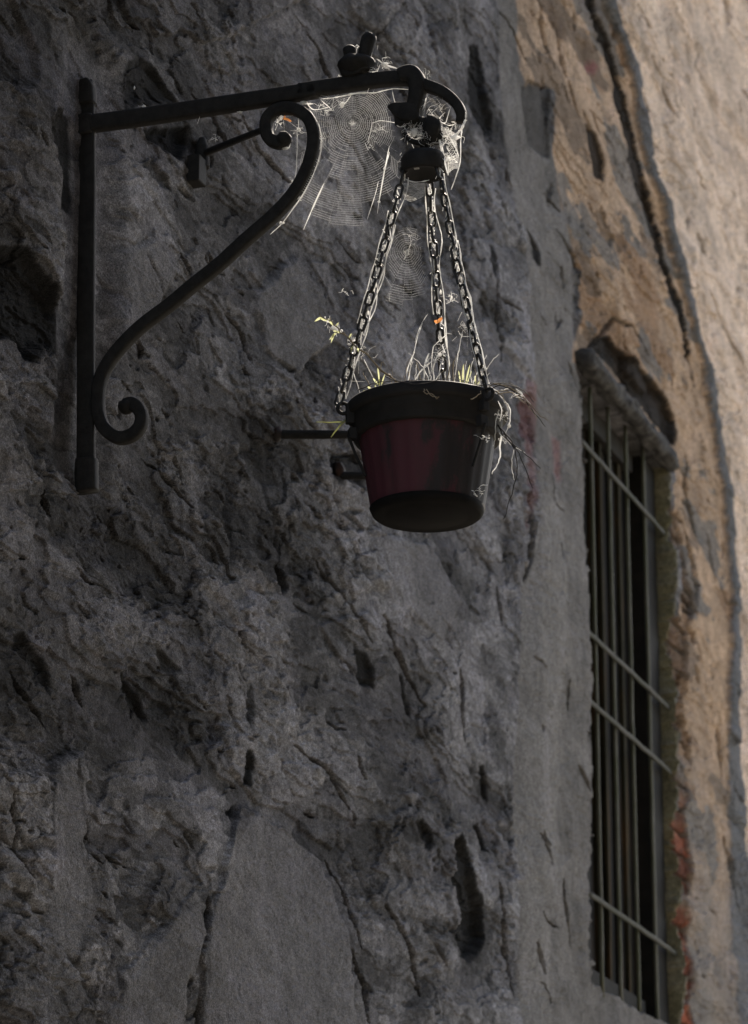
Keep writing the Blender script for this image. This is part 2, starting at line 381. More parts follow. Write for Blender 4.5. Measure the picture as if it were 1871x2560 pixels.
    def crack(P, w=.004, depth=.012, dark=.55):
        m, d, T, sg = d_line(P, .03); ww = w*(.35+1.3*np.sin(np.pi*T.clip(.02,.98))*(.7+.9*(fbm(s[m]*20, z[m]*20, 2, .5, 60)+.2).clip(0, 1)))
        k = 1-sstep(ww*.4, ww*1.3, d); h[m] -= depth*k; tone_dark[m] = np.maximum(tone_dark[m], dark*k)
    # traced hollows where the render has fallen away
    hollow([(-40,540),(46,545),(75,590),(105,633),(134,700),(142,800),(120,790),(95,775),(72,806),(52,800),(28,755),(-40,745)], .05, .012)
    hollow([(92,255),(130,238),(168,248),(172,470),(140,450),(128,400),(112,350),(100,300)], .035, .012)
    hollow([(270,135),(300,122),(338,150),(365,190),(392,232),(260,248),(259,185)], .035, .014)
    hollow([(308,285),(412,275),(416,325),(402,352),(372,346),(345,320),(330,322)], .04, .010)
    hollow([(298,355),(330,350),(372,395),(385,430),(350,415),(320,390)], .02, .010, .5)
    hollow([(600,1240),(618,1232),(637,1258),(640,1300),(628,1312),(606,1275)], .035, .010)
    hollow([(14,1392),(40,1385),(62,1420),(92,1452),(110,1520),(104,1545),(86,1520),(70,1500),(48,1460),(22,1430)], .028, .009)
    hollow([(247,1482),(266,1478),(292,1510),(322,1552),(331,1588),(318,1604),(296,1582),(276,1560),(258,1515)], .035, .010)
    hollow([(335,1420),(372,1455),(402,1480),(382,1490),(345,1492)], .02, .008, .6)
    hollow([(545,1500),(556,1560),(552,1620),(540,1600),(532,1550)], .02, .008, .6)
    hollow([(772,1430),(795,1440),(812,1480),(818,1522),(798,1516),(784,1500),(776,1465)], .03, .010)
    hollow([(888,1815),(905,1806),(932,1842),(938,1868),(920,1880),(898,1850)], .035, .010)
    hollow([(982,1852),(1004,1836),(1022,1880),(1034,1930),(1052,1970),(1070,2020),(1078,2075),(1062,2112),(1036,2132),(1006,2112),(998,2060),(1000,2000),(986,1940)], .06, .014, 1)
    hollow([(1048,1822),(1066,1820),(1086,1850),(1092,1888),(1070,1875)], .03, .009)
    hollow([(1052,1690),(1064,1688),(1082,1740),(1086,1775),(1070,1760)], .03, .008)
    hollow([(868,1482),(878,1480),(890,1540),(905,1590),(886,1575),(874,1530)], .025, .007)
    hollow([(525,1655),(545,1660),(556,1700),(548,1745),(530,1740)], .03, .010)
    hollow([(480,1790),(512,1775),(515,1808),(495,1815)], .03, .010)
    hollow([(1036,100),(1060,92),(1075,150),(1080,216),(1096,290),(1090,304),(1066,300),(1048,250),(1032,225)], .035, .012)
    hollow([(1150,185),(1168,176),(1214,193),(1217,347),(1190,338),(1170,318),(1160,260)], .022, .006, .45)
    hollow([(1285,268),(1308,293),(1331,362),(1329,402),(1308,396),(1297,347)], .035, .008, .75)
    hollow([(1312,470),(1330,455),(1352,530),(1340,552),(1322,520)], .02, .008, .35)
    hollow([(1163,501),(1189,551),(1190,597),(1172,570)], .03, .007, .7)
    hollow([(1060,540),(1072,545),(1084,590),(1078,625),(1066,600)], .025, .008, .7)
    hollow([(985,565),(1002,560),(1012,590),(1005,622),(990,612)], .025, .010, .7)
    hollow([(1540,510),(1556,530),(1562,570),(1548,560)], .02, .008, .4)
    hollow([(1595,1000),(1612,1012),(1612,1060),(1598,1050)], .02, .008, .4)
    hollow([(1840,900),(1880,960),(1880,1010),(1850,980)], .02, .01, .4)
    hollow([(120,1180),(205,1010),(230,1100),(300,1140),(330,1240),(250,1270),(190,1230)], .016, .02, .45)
    hollow([(730,1010),(775,1000),(800,1040),(790,1075),(745,1062),(727,1040)], .03, .010, .7)
    hollow([(80,1160),(140,1150),(150,1200),(110,1210)], .015, .012, .3)
    # raised slabs and lips
    plate([(255,-60),(270,15),(290,45),(320,46),(345,80),(395,62),(430,95),(520,70),(760,-60)], .020)
    plate([(-40,-60),(20,10),(60,75),(80,118),(76,172),(52,200),(30,205),(-40,150)], -.020, .008)
    plate([(480,1600),(560,1640),(620,1680),(700,1690),(760,1750),(790,1800),(740,1870),(700,1850),(640,1790),(560,1770),(500,1700)], .014)
    plate([(700,1380),(790,1350),(820,1400),(845,1480),(830,1500),(795,1500),(740,1440)], .012)
    plate([(520,1780),(640,1840),(720,1950),(740,2400),(480,2400),(440,2100),(470,1900)], .018)
    plate([(340,2040),(410,1960),(440,2020),(410,2120),(380,2260),(330,2400),(200,2400),(250,2150)], .012)
    plate([(110,1680),(180,1660),(190,1800),(170,1900),(190,2000),(130,2120),(80,2060),(100,1860)], .010)
    # cracks and seams
    C = [([(20,1480),(60,1550),(110,1620)],.003,.012),([(150,1490),(185,1560)],.003,.012),([(158,1670),(172,1800),(188,1850)],.0025,.01),
     ([(10,1740),(20,1880),(60,1950)],.002,.01),([(715,245),(760,310),(800,400)],.0025,.01),([(225,600),(250,650),(262,690)],.003,.012),
     ([(395,560),(415,610)],.004,.014),([(500,690),(530,730),(545,800)],.003,.012),([(300,560),(330,600),(350,640)],.003,.012),
     ([(330,1010),(380,1050),(440,1130)],.0028,.012),([(455,560),(470,600)],.004,.012),([(640,880),(665,930),(690,960)],.003,.010),
     ([(420,210),(470,260),(500,330)],.004,.014),([(520,240),(560,330),(640,420)],.003,.011),([(640,40),(700,120),(730,200)],.003,.01),
     ([(830,1360),(870,1450),(930,1560)],.0035,.016),([(1085,1290),(1100,1380)],.003,.012),([(1000,1480),(1008,1540),(1018,1640)],.004,.016),
     ([(1150,1080),(1162,1200),(1158,1290)],.0035,.016),([(880,400),(905,450)],.003,.01),([(700,1230),(760,1330),(800,1420)],.0028,.011),
     ([(1095,0),(1140,60),(1165,130)],.003,.012),([(1080,540),(1088,700),(1096,800)],.0025,.012),([(1085,420),(1100,480)],.003,.01),
     ([(640,1640),(720,1700),(770,1790)],.003,.014),([(730,1900),(770,1990),(790,2100)],.003,.014),([(770,2100),(800,2190),(806,2260)],.003,.014),
     ([(1100,1950),(1120,2080),(1140,2200)],.004,.018),([(1180,2080),(1195,2150)],.004,.016),([(1185,1840),(1205,1910)],.004,.014),
     ([(850,2000),(890,2090),(920,2200)],.003,.014),([(425,2090),(430,2200),(420,2300)],.004,.016),([(440,1980),(430,2080)],.004,.014),
     ([(1228,505),(1262,560),(1270,610)],.004,.012),([(1205,420),(1238,470)],.004,.016),([(1190,0),(1205,80),(1222,150)],.004,.014),
     ([(1230,60),(1250,180),(1275,260)],.004,.014),([(1410,5),(1435,60)],.007,.022),([(1418,180),(1440,260)],.005,.016),([(1465,190),(1495,260)],.006,.018),
     ([(1560,640),(1600,730),(1640,820)],.005,.018),([(1605,-10),(1612,60)],.007,.02),([(1640,190),(1660,260)],.005,.018),([(1430,420),(1450,500)],.005,.014),
     ([(1290,800),(1350,700),(1390,720),(1420,780)],.004,.014),([(1500,1150),(1515,1250),(1522,1340)],.006,.018),([(1560,1180),(1575,1290)],.004,.014),
     ([(1505,1000),(1512,1100),(1530,1180)],.005,.016),([(1580,1600),(1590,1720)],.004,.016),([(1600,1850),(1618,1920),(1635,2000)],.006,.02),
     ([(1210,1040),(1216,1110),(1240,1130)],.003,.012),([(1255,800),(1270,850)],.004,.012),([(1245,1500),(1250,1570)],.003,.012),
     ([(1240,1940),(1252,2030),(1270,2090)],.004,.016),([(1270,1690),(1300,1750)],.005,.018),([(1500,1310),(1520,1360)],.008,.02)]
    for P, w, d in C: crack(P, w, d)
    rs = random.Random(12)
    for i in range(48):                                       # small flaked-off spots, slanting with the courses
        x = rs.uniform(0, 1100); y = rs.uniform(0, 2250); L = rs.uniform(10, 34); W_ = rs.uniform(4, 10); a = R(rs.gauss(58, 12))
        P = []
        for k in range(9):
            t = 2*math.pi*k/9; rr_ = rs.uniform(.6, 1.15); q1_, q2_ = L*math.cos(t)*rr_, W_*math.sin(t)*rr_
            P.append((x+q1_*math.cos(a)-q2_*math.sin(a), y+q1_*math.sin(a)+q2_*math.cos(a)))
        hollow(P, .014, .006, rs.uniform(.25, .7))
    rs = random.Random(5)
    for i in range(85):                                      # many short splits, all leaning down the wall
        x = rs.uniform(10, 1240); y = rs.uniform(0, 2240); L = rs.uniform(12, 75); a = R(rs.gauss(60, 14))
        P = [(x, y)]
        for k in range(4): P.append((P[-1][0]+L/4*math.cos(a), P[-1][1]+L/4*math.sin(a))); a += R(rs.gauss(0, 16))
        crack(P, rs.uniform(.0012, .0032), rs.uniform(.006, .014), .4)
    for i in range(60):
        x = rs.uniform(1180, 1640); y = rs.uniform(0, 900) if i < 40 else rs.uniform(900, 2240)
        if i >= 40: x = rs.uniform(1500, 1640)
        L = rs.uniform(10, 60); a = R(rs.gauss(70, 10)); P = [(x, y)]
        for k in range(3): P.append((P[-1][0]+L/3*math.cos(a), P[-1][1]+L/3*math.sin(a))); a += R(rs.gauss(0, 12))
        crack(P, rs.uniform(.0015, .004), rs.uniform(.006, .014), .35)
    # the long open joint and the grey mortar fillet that runs beside it
    m, d, T, sg = d_line([(1290,-60),(1308,23),(1345,110),(1371,193),(1388,270),(1402,345),(1418,410),(1432,463),(1455,560),(1483,655),(1505,740),(1530,860)], .12)
    ww = np.interp(T, np.linspace(0, 1, 12), [.016,.018,.020,.022,.029,.032,.027,.022,.018,.015,.009,.004])*(1+.9*fbm(s[m]*8, z[m]*12, 4, .6, 70))
    k = 1-sstep(ww*.75, ww, d); h[m] -= .012*k; tone_dark[m] = np.maximum(tone_dark[m], 1.05*(1-sstep(ww*.9, ww*1.08, d)))
    fil = np.zeros(s.shape)
    m, d, T, sg = d_line([(1322,-60),(1339,23),(1375,110),(1402,193),(1420,270),(1433,345),(1448,410),(1462,463),(1485,560),(1508,655),(1530,740),(1552,800),(1572,930),(1590,1050),(1604,1170),(1612,1290),(1612,1450),(1607,1560),(1616,1700),(1632,1850),(1644,2000),(1655,2300)], .2)
    ww = np.interp(T, [0,.1,.6,.68,.76,.86,1], [.018,.0175,.0165,.020,.036,.049,.054])*(1+.25*fbm(s[m]*5, z[m]*5, 3, .5, 71))
    k = 1-sstep(ww*.85, ww, d); h[m] += .016*np.sqrt((1-(d/ww).clip(0, 1)**2))*(ww < .026)+.005*k; fil[m] = k; tone_dark[m] *= 1-k
    # hollow above the window and brick under the plaster along the jamb
    hollow([(1312,755),(1322,742),(1345,738),(1372,770),(1400,800),(1440,842),(1462,880),(1478,930),(1476,985),(1462,985),(1420,915),(1370,850),(1330,800)], .06, .010, 1)
    plate([(1385,780),(1400,800),(1432,850),(1425,872),(1402,850),(1382,812)], .035, .01)
    hs = fbm(s*1.7, z*1.9, 3, .5, 1)*.020+.020+fbm(s*3, z*5, 3, .5, 160)*.006+fbm(s*60, z*120, 3, .65, 161)*.0022
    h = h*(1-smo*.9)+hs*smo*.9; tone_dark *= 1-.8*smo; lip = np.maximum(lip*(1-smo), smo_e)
    # window opening
    ej = fbm(s*30, z*30, 3, .6, 80)*.020; eo = np.where(s < (WIN['s0']+WIN['s1'])/2, 2.4, .5)
    ins = np.minimum(np.minimum(s-WIN['s0'], WIN['s1']-s)+ej*eo, np.minimum(z-WIN['z0'], WIN['z1']-z)+ej*.5)
    hole = sstep(-.004, .010, ins); h = h*(1-hole)-.10*hole
    br = np.zeros(s.shape)
    m = (s > WIN['s1']) & (s < WIN['s1']+.30)
    q_ = (s-WIN['s1'])/.22+fbm(s*7, z*5, 4, .6, 90)*.6+.06
    zb_ = [v_wall(1530, y)[1] for y in (1180, 1700, 1740, 1990, 2030, 2400)]
    bm_ = np.maximum.reduce([sstep(-.02, .02, np.minimum(zb_[i_]-z, z-zb_[i_+1])+.03*fbm(s*9, z*9, 3, .5, 94)) for i_ in (0, 2, 4)])
    q2_ = (s-WIN['s1'])/.22+fbm(s*7, z*9, 4, .6, 91)*.9+.02
    nn_ = sstep(.05, .12, fbm(s*6, z*7, 4, .6, 93))
    br = np.where(m, sstep(.10, .16, q_)*(1-sstep(.72, .78, q_))*bm_, 0)
    ntc = np.where(m, sstep(.14, .18, q2_)*(1-sstep(.30, .36, q2_))*nn_*(z < 4.35), 0); h = h-.020*ntc; tone_dark = np.maximum(tone_dark, .8*ntc)
    h = h-.014*br
    joint = (np.abs(((z/.062) % 1)-.5) > .40)*br; h = h-.010*joint
    # bedded flat behind the bracket post
    pk_ = (1-sstep(.05, .13, np.abs(s-.0)))*sstep(3.25, 3.35, z)*(1-sstep(4.02, 4.10, z)); tgt = -.016+.35*(h-h.mean())
    h = np.where(h > tgt, h*(1-pk_)+np.minimum(h, tgt*1.0)*pk_, h); h = h-np.maximum(h+.013, 0)*pk_
    # ---- tones -------------------------------------------------------------
    grey = np.array([.185,.182,.187]); pale = np.array([.245,.235,.225]); tn = np.array([.40,.275,.180]); pk = np.array([.75,.60,.48])
    dk = np.array([.009,.009,.009]); brown = np.array([.012,.009,.007]); brick = np.array([.26,.075,.04]); mort = np.array([.145,.15,.157])
    v = fbm(s*2.2, z*2.6, 4, .55, 100); v2 = fbm(s*4.5+z*2, z*13, 4, .6, 104)
    def mixc(c, k, t): return c*(1-k[..., None])+t*k[..., None]
    c = np.ones(s.shape+(3,))*grey*(1+.55*v+.35*v2)[..., None]
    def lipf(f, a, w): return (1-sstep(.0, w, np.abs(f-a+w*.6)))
    lp = np.maximum.reduce([lip, lipf(f1, .02, .014), lipf(f1, .20, .012), lipf(f1, -.20, .012), .8*lipf(f2, .08, .02), .9*(1-sstep(0, .035, edge)), pit])  # ledge lips and pits: dirt lines doubling as painted crevice shade
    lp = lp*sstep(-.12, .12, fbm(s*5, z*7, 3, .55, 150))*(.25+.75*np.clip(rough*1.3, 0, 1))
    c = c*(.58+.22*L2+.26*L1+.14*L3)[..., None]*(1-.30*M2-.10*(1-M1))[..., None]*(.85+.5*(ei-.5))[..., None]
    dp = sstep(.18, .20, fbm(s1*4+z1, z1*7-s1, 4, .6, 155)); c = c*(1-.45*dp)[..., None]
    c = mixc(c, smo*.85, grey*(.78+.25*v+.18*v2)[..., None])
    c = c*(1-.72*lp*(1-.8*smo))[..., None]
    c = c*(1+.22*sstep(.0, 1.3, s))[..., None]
    c = mixc(c, .75*sstep(.05, .16, fbm(s1*3.0+z1*1.3, z1*6.5-s1*1.0, 5, .52, 5)*0+v2)*.35, np.array([.15,.147,.168]))   # faint violet lichen bloom
    c = mixc(c, band, pale*.72*(1+.30*v2*(1-strip)+.26*strip)[..., None])
    rt = np.zeros(s.shape); m, sd = sd_poly([(1339,-160),(1339,23),(1375,110),(1402,193),(1420,270),(1433,345),(1448,410),(1462,463),(1485,560),(1508,655),(1530,740),(1552,800),(1572,930),(1590,1050),(1604,1170),(1612,1290),(1612,1450),(1616,1700),(1655,2400),(2600,2400),(2600,-900),(1339,-900)], pad=5); rt[m] = sstep(-.004, .004, sd)
    up = .12+.75*rt*(1-.25*sstep(4.4, 5.4, s)*0)+.12*sstep(4.2, 5.6, z)
    tcol = tn*(1+.30*v2)[..., None]*(1-up[..., None])+pk*(1+.16*v2)[..., None]*up[..., None]
    st = sstep(.06, .12, fbm(s*1.7+z*.8, z*4.6, 5, .6, 120)-.16*sstep(3.3, 4.4, s)-.05); tcol = mixc(tcol, .60*st*(1-.72*rt), np.array([.25,.145,.080]))
    st2 = sstep(.13, .16, fbm(s*2.2+9+z, z*7, 5, .6, 122)-.14*sstep(3.3, 4.4, s)-.03); tcol = mixc(tcol, .65*st2*(1-.72*rt), np.array([.12,.095,.075]))
    st3 = sstep(.17, .20, fbm(s*2.2+19+z, z*6, 5, .6, 124)-.15*sstep(3.3, 4.4, s)-.03); tcol = mixc(tcol, .8*st3*(1-.72*rt), np.array([.17,.17,.165]))
    tcol = tcol*(1-.35*lipf(f1, .02, .02)-.35*lipf(f2, .08, .02)-.5*pit)[..., None]
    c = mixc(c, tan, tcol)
    low = tan*sstep(3.75, 3.15, z-.05*(s-3.7)+.25*fbm(s*2, z*2, 3, .5, 130))*(s > WIN['s1']) if False else tan*(1-sstep(3.05, 3.95, z-.30*(s-4.0)+.5*fbm(s*3, z*2, 3, .5, 130)))*(s > WIN['s1'])
    c = mixc(c, .8*low, pale*.95)
    c = mixc(c, fil, mort)
    db = mixc(np.ones(s.shape+(3,))*dk, tan*(v2 > -.1), brown)
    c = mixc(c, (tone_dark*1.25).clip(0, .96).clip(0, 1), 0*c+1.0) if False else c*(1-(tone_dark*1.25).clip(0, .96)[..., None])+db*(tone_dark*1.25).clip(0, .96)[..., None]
    bz_ = sstep(v_wall(1530, 1800)[1]+.1, v_wall(1530, 1900)[1], z); row = _T[(np.floor(z/.062).astype(int)*7) & 255, 3]
    c = mixc(c, br*(.55+.4*bz_), (np.array([.15,.085,.05])*(1-bz_)[..., None]+brick*bz_[..., None])*(.45+.9*row)[..., None]*(1+.9*fbm(s*14, z*16, 3, .6, 95))[..., None]); c = mixc(c, (joint*.8).clip(0, 1), np.array([.12,.105,.09]))
    # a few red ochre paint traces on the pale band and at the top
    for P, kk in (([(1140,830),(1175,850),(1180,930),(1165,1000),(1168,1100),(1150,1180),(1146,1000)],.45),([(1218,955),(1236,975),(1240,1060),(1222,1070)],.5),([(1290,140),(1312,125),(1330,145),(1312,165),(1295,160)],.75)):
        m, sd = sd_poly(P); k = kk*sstep(-.004, .008, sd+.006*vn(s[m]*60, z[m]*60)); c[m] = mixc(c[m], k, np.array([.24,.085,.085]))
    c = mixc(c, hole, np.array([.05,.045,.035]))
    jr = (1-sstep(.0, .024, np.abs(s-WIN['s1']-.004)))*(z < WIN['z1'])*(z > WIN['z0']); c = mixc(c, jr*.85, np.array([.19,.175,.10]))
    c = c.clip(.008, .8)
    # ---- mesh --------------------------------------------------------------
    ns, nzz = s.shape
    P = P0[None, None, :]*np.array([1,1,0])+WD*s[..., None]+WN*h[..., None]; P[..., 2] += z
    nv = ns*nzz
    me = bpy.data.meshes.new('wall_face'); me.vertices.add(nv); org = np.array(W3(0, 0, 0))
    me.vertices.foreach_set('co', (P-org).reshape(-1).astype(np.float32))
    i = np.arange(ns-1)[:, None]*nzz+np.arange(nzz-1)[None, :]
    F = np.stack([i, i+nzz, i+nzz+1, i+1], -1).reshape(-1, 4)
    me.loops.add(F.size); me.loops.foreach_set('vertex_index', F.reshape(-1).astype(np.int32))
    me.polygons.add(len(F)); me.polygons.foreach_set('loop_start', np.arange(0, F.size, 4, dtype=np.int32))
    me.polygons.foreach_set('use_smooth', np.zeros(len(F), bool))
    me.update(calc_edges=True)
    at = me.attributes.new('tone', 'FLOAT_COLOR', 'POINT')
    at.data.foreach_set('color', np.concatenate([c, np.ones(c.shape[:2]+(1,))], -1).reshape(-1).astype(np.float32))
    me.materials.append(M_WALL); me.validate()
    return me, h, s, z
wall = thing('old_wall', W3(0, 0, 0), 'tall rough old wall of grey stone and peeling beige plaster running away to the right', 'wall')
me, HH, SSg, ZZg = build_wall()
wf = bpy.data.objects.new('wall_face', me); COL.objects.link(wf); wf.parent = wall; WORLD[wf.name] = WORLD[wall.name]
# body of the masonry behind the face
mb = MB(); smin, smax = SSg.min(), SSg.max()
c0 = W3((smin+smax)/2, 3.79, -.62)
mb.box(c0, Vector(WD)*((smax-smin)/2), Vector(WN)*.25, Vector((0,0,3.80)))
mb.build('wall_core', M_WALL, wall, smooth=False)

# lintel over the window: rough round timber skimmed with cement
zL = WIN['z1']+.012
mb = MB(); n = 120; kk_ = 28; vs = []
for a in range(n):
    t = a/(n-1); s_ = WIN['s0']-.03+t*(WIN['s1']-WIN['s0']+.07); endk = min(1, min(a, n-1-a)/3+.55)
    for b in range(kk_):
        an = 2*math.pi*b/kk_; ca, sa = math.cos(an), math.sin(an)
        q_ = Vector((s_*14, ca*1.3, sa*1.3)); r_ = .025*(1+.30*mnoise.fractal(q_, .8, 2.1, 4)+.14*mnoise.noise(q_*4))*endk/(abs(ca)**3+abs(sa)**3)**(1/3)
        vs.append(W3(s_, zL+.010+.010*mnoise.noise(Vector((s_*5, 0, 0)))+r_*sa, .014+r_*ca))
mb.add(vs, [(i_*kk_+j_, i_*kk_+(j_+1) % kk_, (i_+1)*kk_+(j_+1) % kk_, (i_+1)*kk_+j_) for i_ in range(n-1) for j_ in range(kk_)]+[tuple(range(kk_))[::-1], tuple((n-1)*kk_+j_ for j_ in range(kk_))])
mb.build('lintel', M_LINTEL, wall)

# shutter boards deep in the opening, then the iron grille
win = MB(); s0, s1, z0, z1 = WIN['s0'], WIN['s1'], WIN['z0'], WIN['z1']
wz = (z0+z1)/2; hz = (z1-z0)/2
nb_ = 5
for k in range(nb_):
    a = s0+(s1-s0)*(k+.5)/nb_; win.box(W3(a, wz, -.084+.004*(k % 2)), Vector(WD)*((s1-s0)/nb_/2-.004), Vector(WN)*.010, Vector((0,0,hz*.985)))
wo_ = win.build('window_shutter', M_BOARD, wall, smooth=False, bevel=.003)
for k_, (px, w__) in enumerate(((1500,.010),(1546,.013),(1590,.009),(1475,.012))):
    sx = on_wall(px, 1300, -.066)[0]; b = MB(); b.box(W3(sx, wz, -.066), Vector(WD)*w__, Vector(WN)*.006, Vector((0,0,hz*.97))); b.build('mullion', M_MULL, wo_, smooth=False, bevel=.002)
fr = MB()
for a, w_ in ((s0+.045, .035), (s1-.040, .080)): fr.box(W3(a, wz, -.047), Vector(WD)*w_, Vector(WN)*.022, Vector((0,0,hz*.99)))
for zz_ in (z1-.03, z0+.03): fr.box(W3((s0+s1)/2-.03, zz_, -.058), Vector(WD)*((s1-s0)/2-.115), Vector(WN)*.012, Vector((0,0,.030)))
fr.build('window_frame', M_FRAMEW, wo_, smooth=False, bevel=.003)
gr = MB()
for px in (1482, 1526, 1569, 1612):
    sx = on_wall(px, 1300, -.012)[0]
    b = MB(); b.tube([W3(sx+.002*mnoise.noise(Vector((k*.7, px, 0)))*3, z0-.02+(z1-z0+.03)*k/24, -.012) for k in range(25)], .0052, 8)
    o = b.build('grille_bar', M_BAR, wo_)
for (px, py) in ((1656,1331),(1678,1778),(1678,1934),(1690,2386)):
    zz_ = on_wall(px, py, -.006)[1]
    b = MB(); b.sweep([W3(s0-.03+(s1-s0+.035)*k/20, zz_+.003*mnoise.noise(Vector((k*.5, py, 0))), -.002) for k in range(21)], [.013]*21, [.006]*21, WN, 4, 12)
    b.build('grille_crossbar', M_CROSS, wo_)

# ------------------------------------------------------------------ the wrought-iron bracket
base = vb(190, 1085)
bk = thing('wall_bracket', base, 'black wrought iron scroll bracket with flat arm fixed to the grey stone wall', 'bracket')
NP = Vector(WD)
def path(P, off=0, per=8): return crom([vb(x, y, off) for x, y in P], per)
def c1(x, y): return ((150+x/2.36)/VS, (50+y/2.36)/VS)
def c2(x, y): return ((750+x/3.304)/VS, (50+y/3.304)/VS)
def c3(x, y): return ((150+x/3.004)/VS, (550+y/3.004)/VS)
def c4(x, y): return ((780+x/3.304)/VS, (450+y/3.304)/VS)
def c5(x, y): return ((650+x/2.2027)/VS, (850+y/2.2027)/VS)
mb = MB(); P = path([(189,180),(190,240),(191,400),(190,600),(190,800),(190,1000),(190,1085)])
wp = lerpl([.027,.030,.031,.030,.029,.030,.031], len(P)); mb.sweep(P, wp, [.012]*len(P), NP, 6)
mb.build('back_bar', M_IRON, bk)
mb = MB(); P = path([(188,180),(190,196),(191,232)]); mb.sweep(P, lerpl([.020,.031,.032], len(P)), [.026]*len(P), NP, 5)
mb.build('collar', M_IRON, bk); mb = MB()
P = path([(187,258),(187,280),(188,300)]); mb.sweep(P, lerpl([.033,.034,.030], len(P)), [.028]*len(P), NP, 5)
mb.build('collar', M_IRON, bk); mb = MB()
P = path([(192,1014),(191,1040),(192,1086)]); mb.sweep(P, lerpl([.034,.036,.036], len(P)), [.024]*len(P), NP, 5)
mb.build('collar', M_IRON, bk)
mb = MB(); A = [c1(60,628),c1(500,570),c1(1000,495),c1(1500,415),c2(0,590),c2(500,515),c2(850,480),c2(1040,540),c2(1180,595),c2(1290,685),c2(1335,775),c2(1325,850)]
P = path(A); mb.sweep(P, lerpl([.030,.029,.028,.026,.025,.024,.023,.019,.018,.017,.016,.013], len(P)), lerpl([.020]*9+[.012], len(P)), NP, 5)
mb.build('arm', M_IRON, bk)
mb = MB(); A = [c1(1330,700),c1(1290,722),c1(1238,700),c1(1218,645),c1(1228,580),c1(1280,532),c1(1350,520),c1(1425,545),c1(1478,600),c1(1500,690),c1(1488,790),c1(1450,900),c1(1375,1030),c1(1260,1155),c1(1100,1295),
  c3(1200,330),c3(1000,490),c3(820,640),c3(610,800),c3(450,960),c3(355,1090),c3(305,1200),c3(288,1320),c3(290,1440),c3(325,1550),c3(400,1620),c3(470,1638),c3(550,1610),c3(602,1550),c3(615,1480),c3(590,1415),c3(540,1385),c3(490,1398)]
P = path(A, -.002); mb.blob(vb(*c1(1322,704),-.002), .0135, 1, 2, .12); mb.blob(vb(*c3(498,1400),-.002), .0135, 2, 2, .12); mb.sweep(P, lerpl([.024,.022,.020,.020]+[.020]*8+[.021]*12+[.021,.021,.021,.020,.020,.021,.023,.023], len(P)), lerpl([.018]*10, len(P)), NP, 5)
mb.build('scroll_brace', M_IRON, bk)
# thin stay from the upper scroll back to a plug in the wall
sP = vb(*c1(1200,645)); sw, zw = on_wall(*[q*VS for q in c1(860,790)], -.0); sW = W3(sw, zw, -.01)
mb = MB(); mb.tube([sP+(sW-sP)*k/10 for k in range(11)], lerpl([.0055,.0065,.007], 11), 8); stay = mb.build('stay_rod', M_IRON, bk)
mb = MB()
def wl(x, y, off=0): s_, z_ = on_wall(x*VS, y*VS, off); return W3(s_, z_, off)
a_ = wl(*c1(800,892), .012); mb.box(a_, Vector(WD)*.018, Vector(WN)*.014, Vector((0,0,.025)))
b_ = wl(*c1(838,780), .015); mb.tube([b_+Vector((0,0,.028)), b_+Vector((0,0,.01)), b_-Vector((0,0,.03))], [.006,.012,.015], 10)
mb.build('wall_plug', M_IRON, stay, smooth=False, bevel=.004)
# clamp standing on the arm
mb = MB(); mb.blob(vb(*c2(470,375)), .029, 3, 3, .12, (1.0,1.0,.62)); mb.sweep(path([c2(470,350),c2(470,440),c2(475,470)]), lerpl([.052,.050,.022], 17), [.03]*17, NP, 4)
mb.tube([vb(*c2(417,350)), vb(*c2(415,280)), vb(*c2(413,240)), vb(*c2(416,212))], [.011,.0105,.0115,.006], 12)
P = [vb(*c2(x, y)) for x, y in ((525,360),(535,300),(552,220),(572,150),(585,118),(590,108))]; mb.tube(P, [.013,.0115,.0120,.0125,.010,.004], 12)
mb.build('clamp', M_IRON, bk)

# two iron stubs in the wall behind the pot
def stub(x0, x1, y, r, label, rust):
    a = vb(x0, y, .22); b = vb(x1, y, .22)
    s_, z_ = on_wall(x0*VS, y*VS, 0)
    st = thing('iron_stub', W3(s_, z_, 0), label, 'iron bar', 'iron bars sticking out of the wall behind the pot')
    a = W3(s_, z_, -.05); d = ray(x1*VS, y*VS)        # straight out of the wall
    L = 0; 
    # find the length that ends at x1
    for k in range(400):
        p = np.array(W3(s_, z_, k*.002)); q = p-CAM; u_ = PW/2+FPX*(q@CR)/(q@CF)
        if u_ >= x1*VS: L = k*.002; break
    d = ray(x1*VS, y*VS); t = ((P0-CAM)@WD+s_)/(d@WD); E1 = Vector(CAM+d*t); E0 = W3(s_, z_, 0)
    m1 = MB(); m1.tube([a, W3(s_, z_, 0), E0+(E1-E0)*.5, E1], [r, r, r, r*.8], 12); m1.build('rod', M_IRON, st)
    m2 = MB(); m2.blob(W3(s_, z_+rust*.012, .004), r*1.5, x0, 2, .3, (1,1.6,1.3)); m2.build('fixing_plug', M_RUST, st)
stub(604, 815, 959, .0085, 'longer black iron bar sticking out of the wall left of the pot', 0)
stub(742, 830, 1050, .0080, 'shorter black iron bar in a rusty hole below the longer one beside the pot', 1)

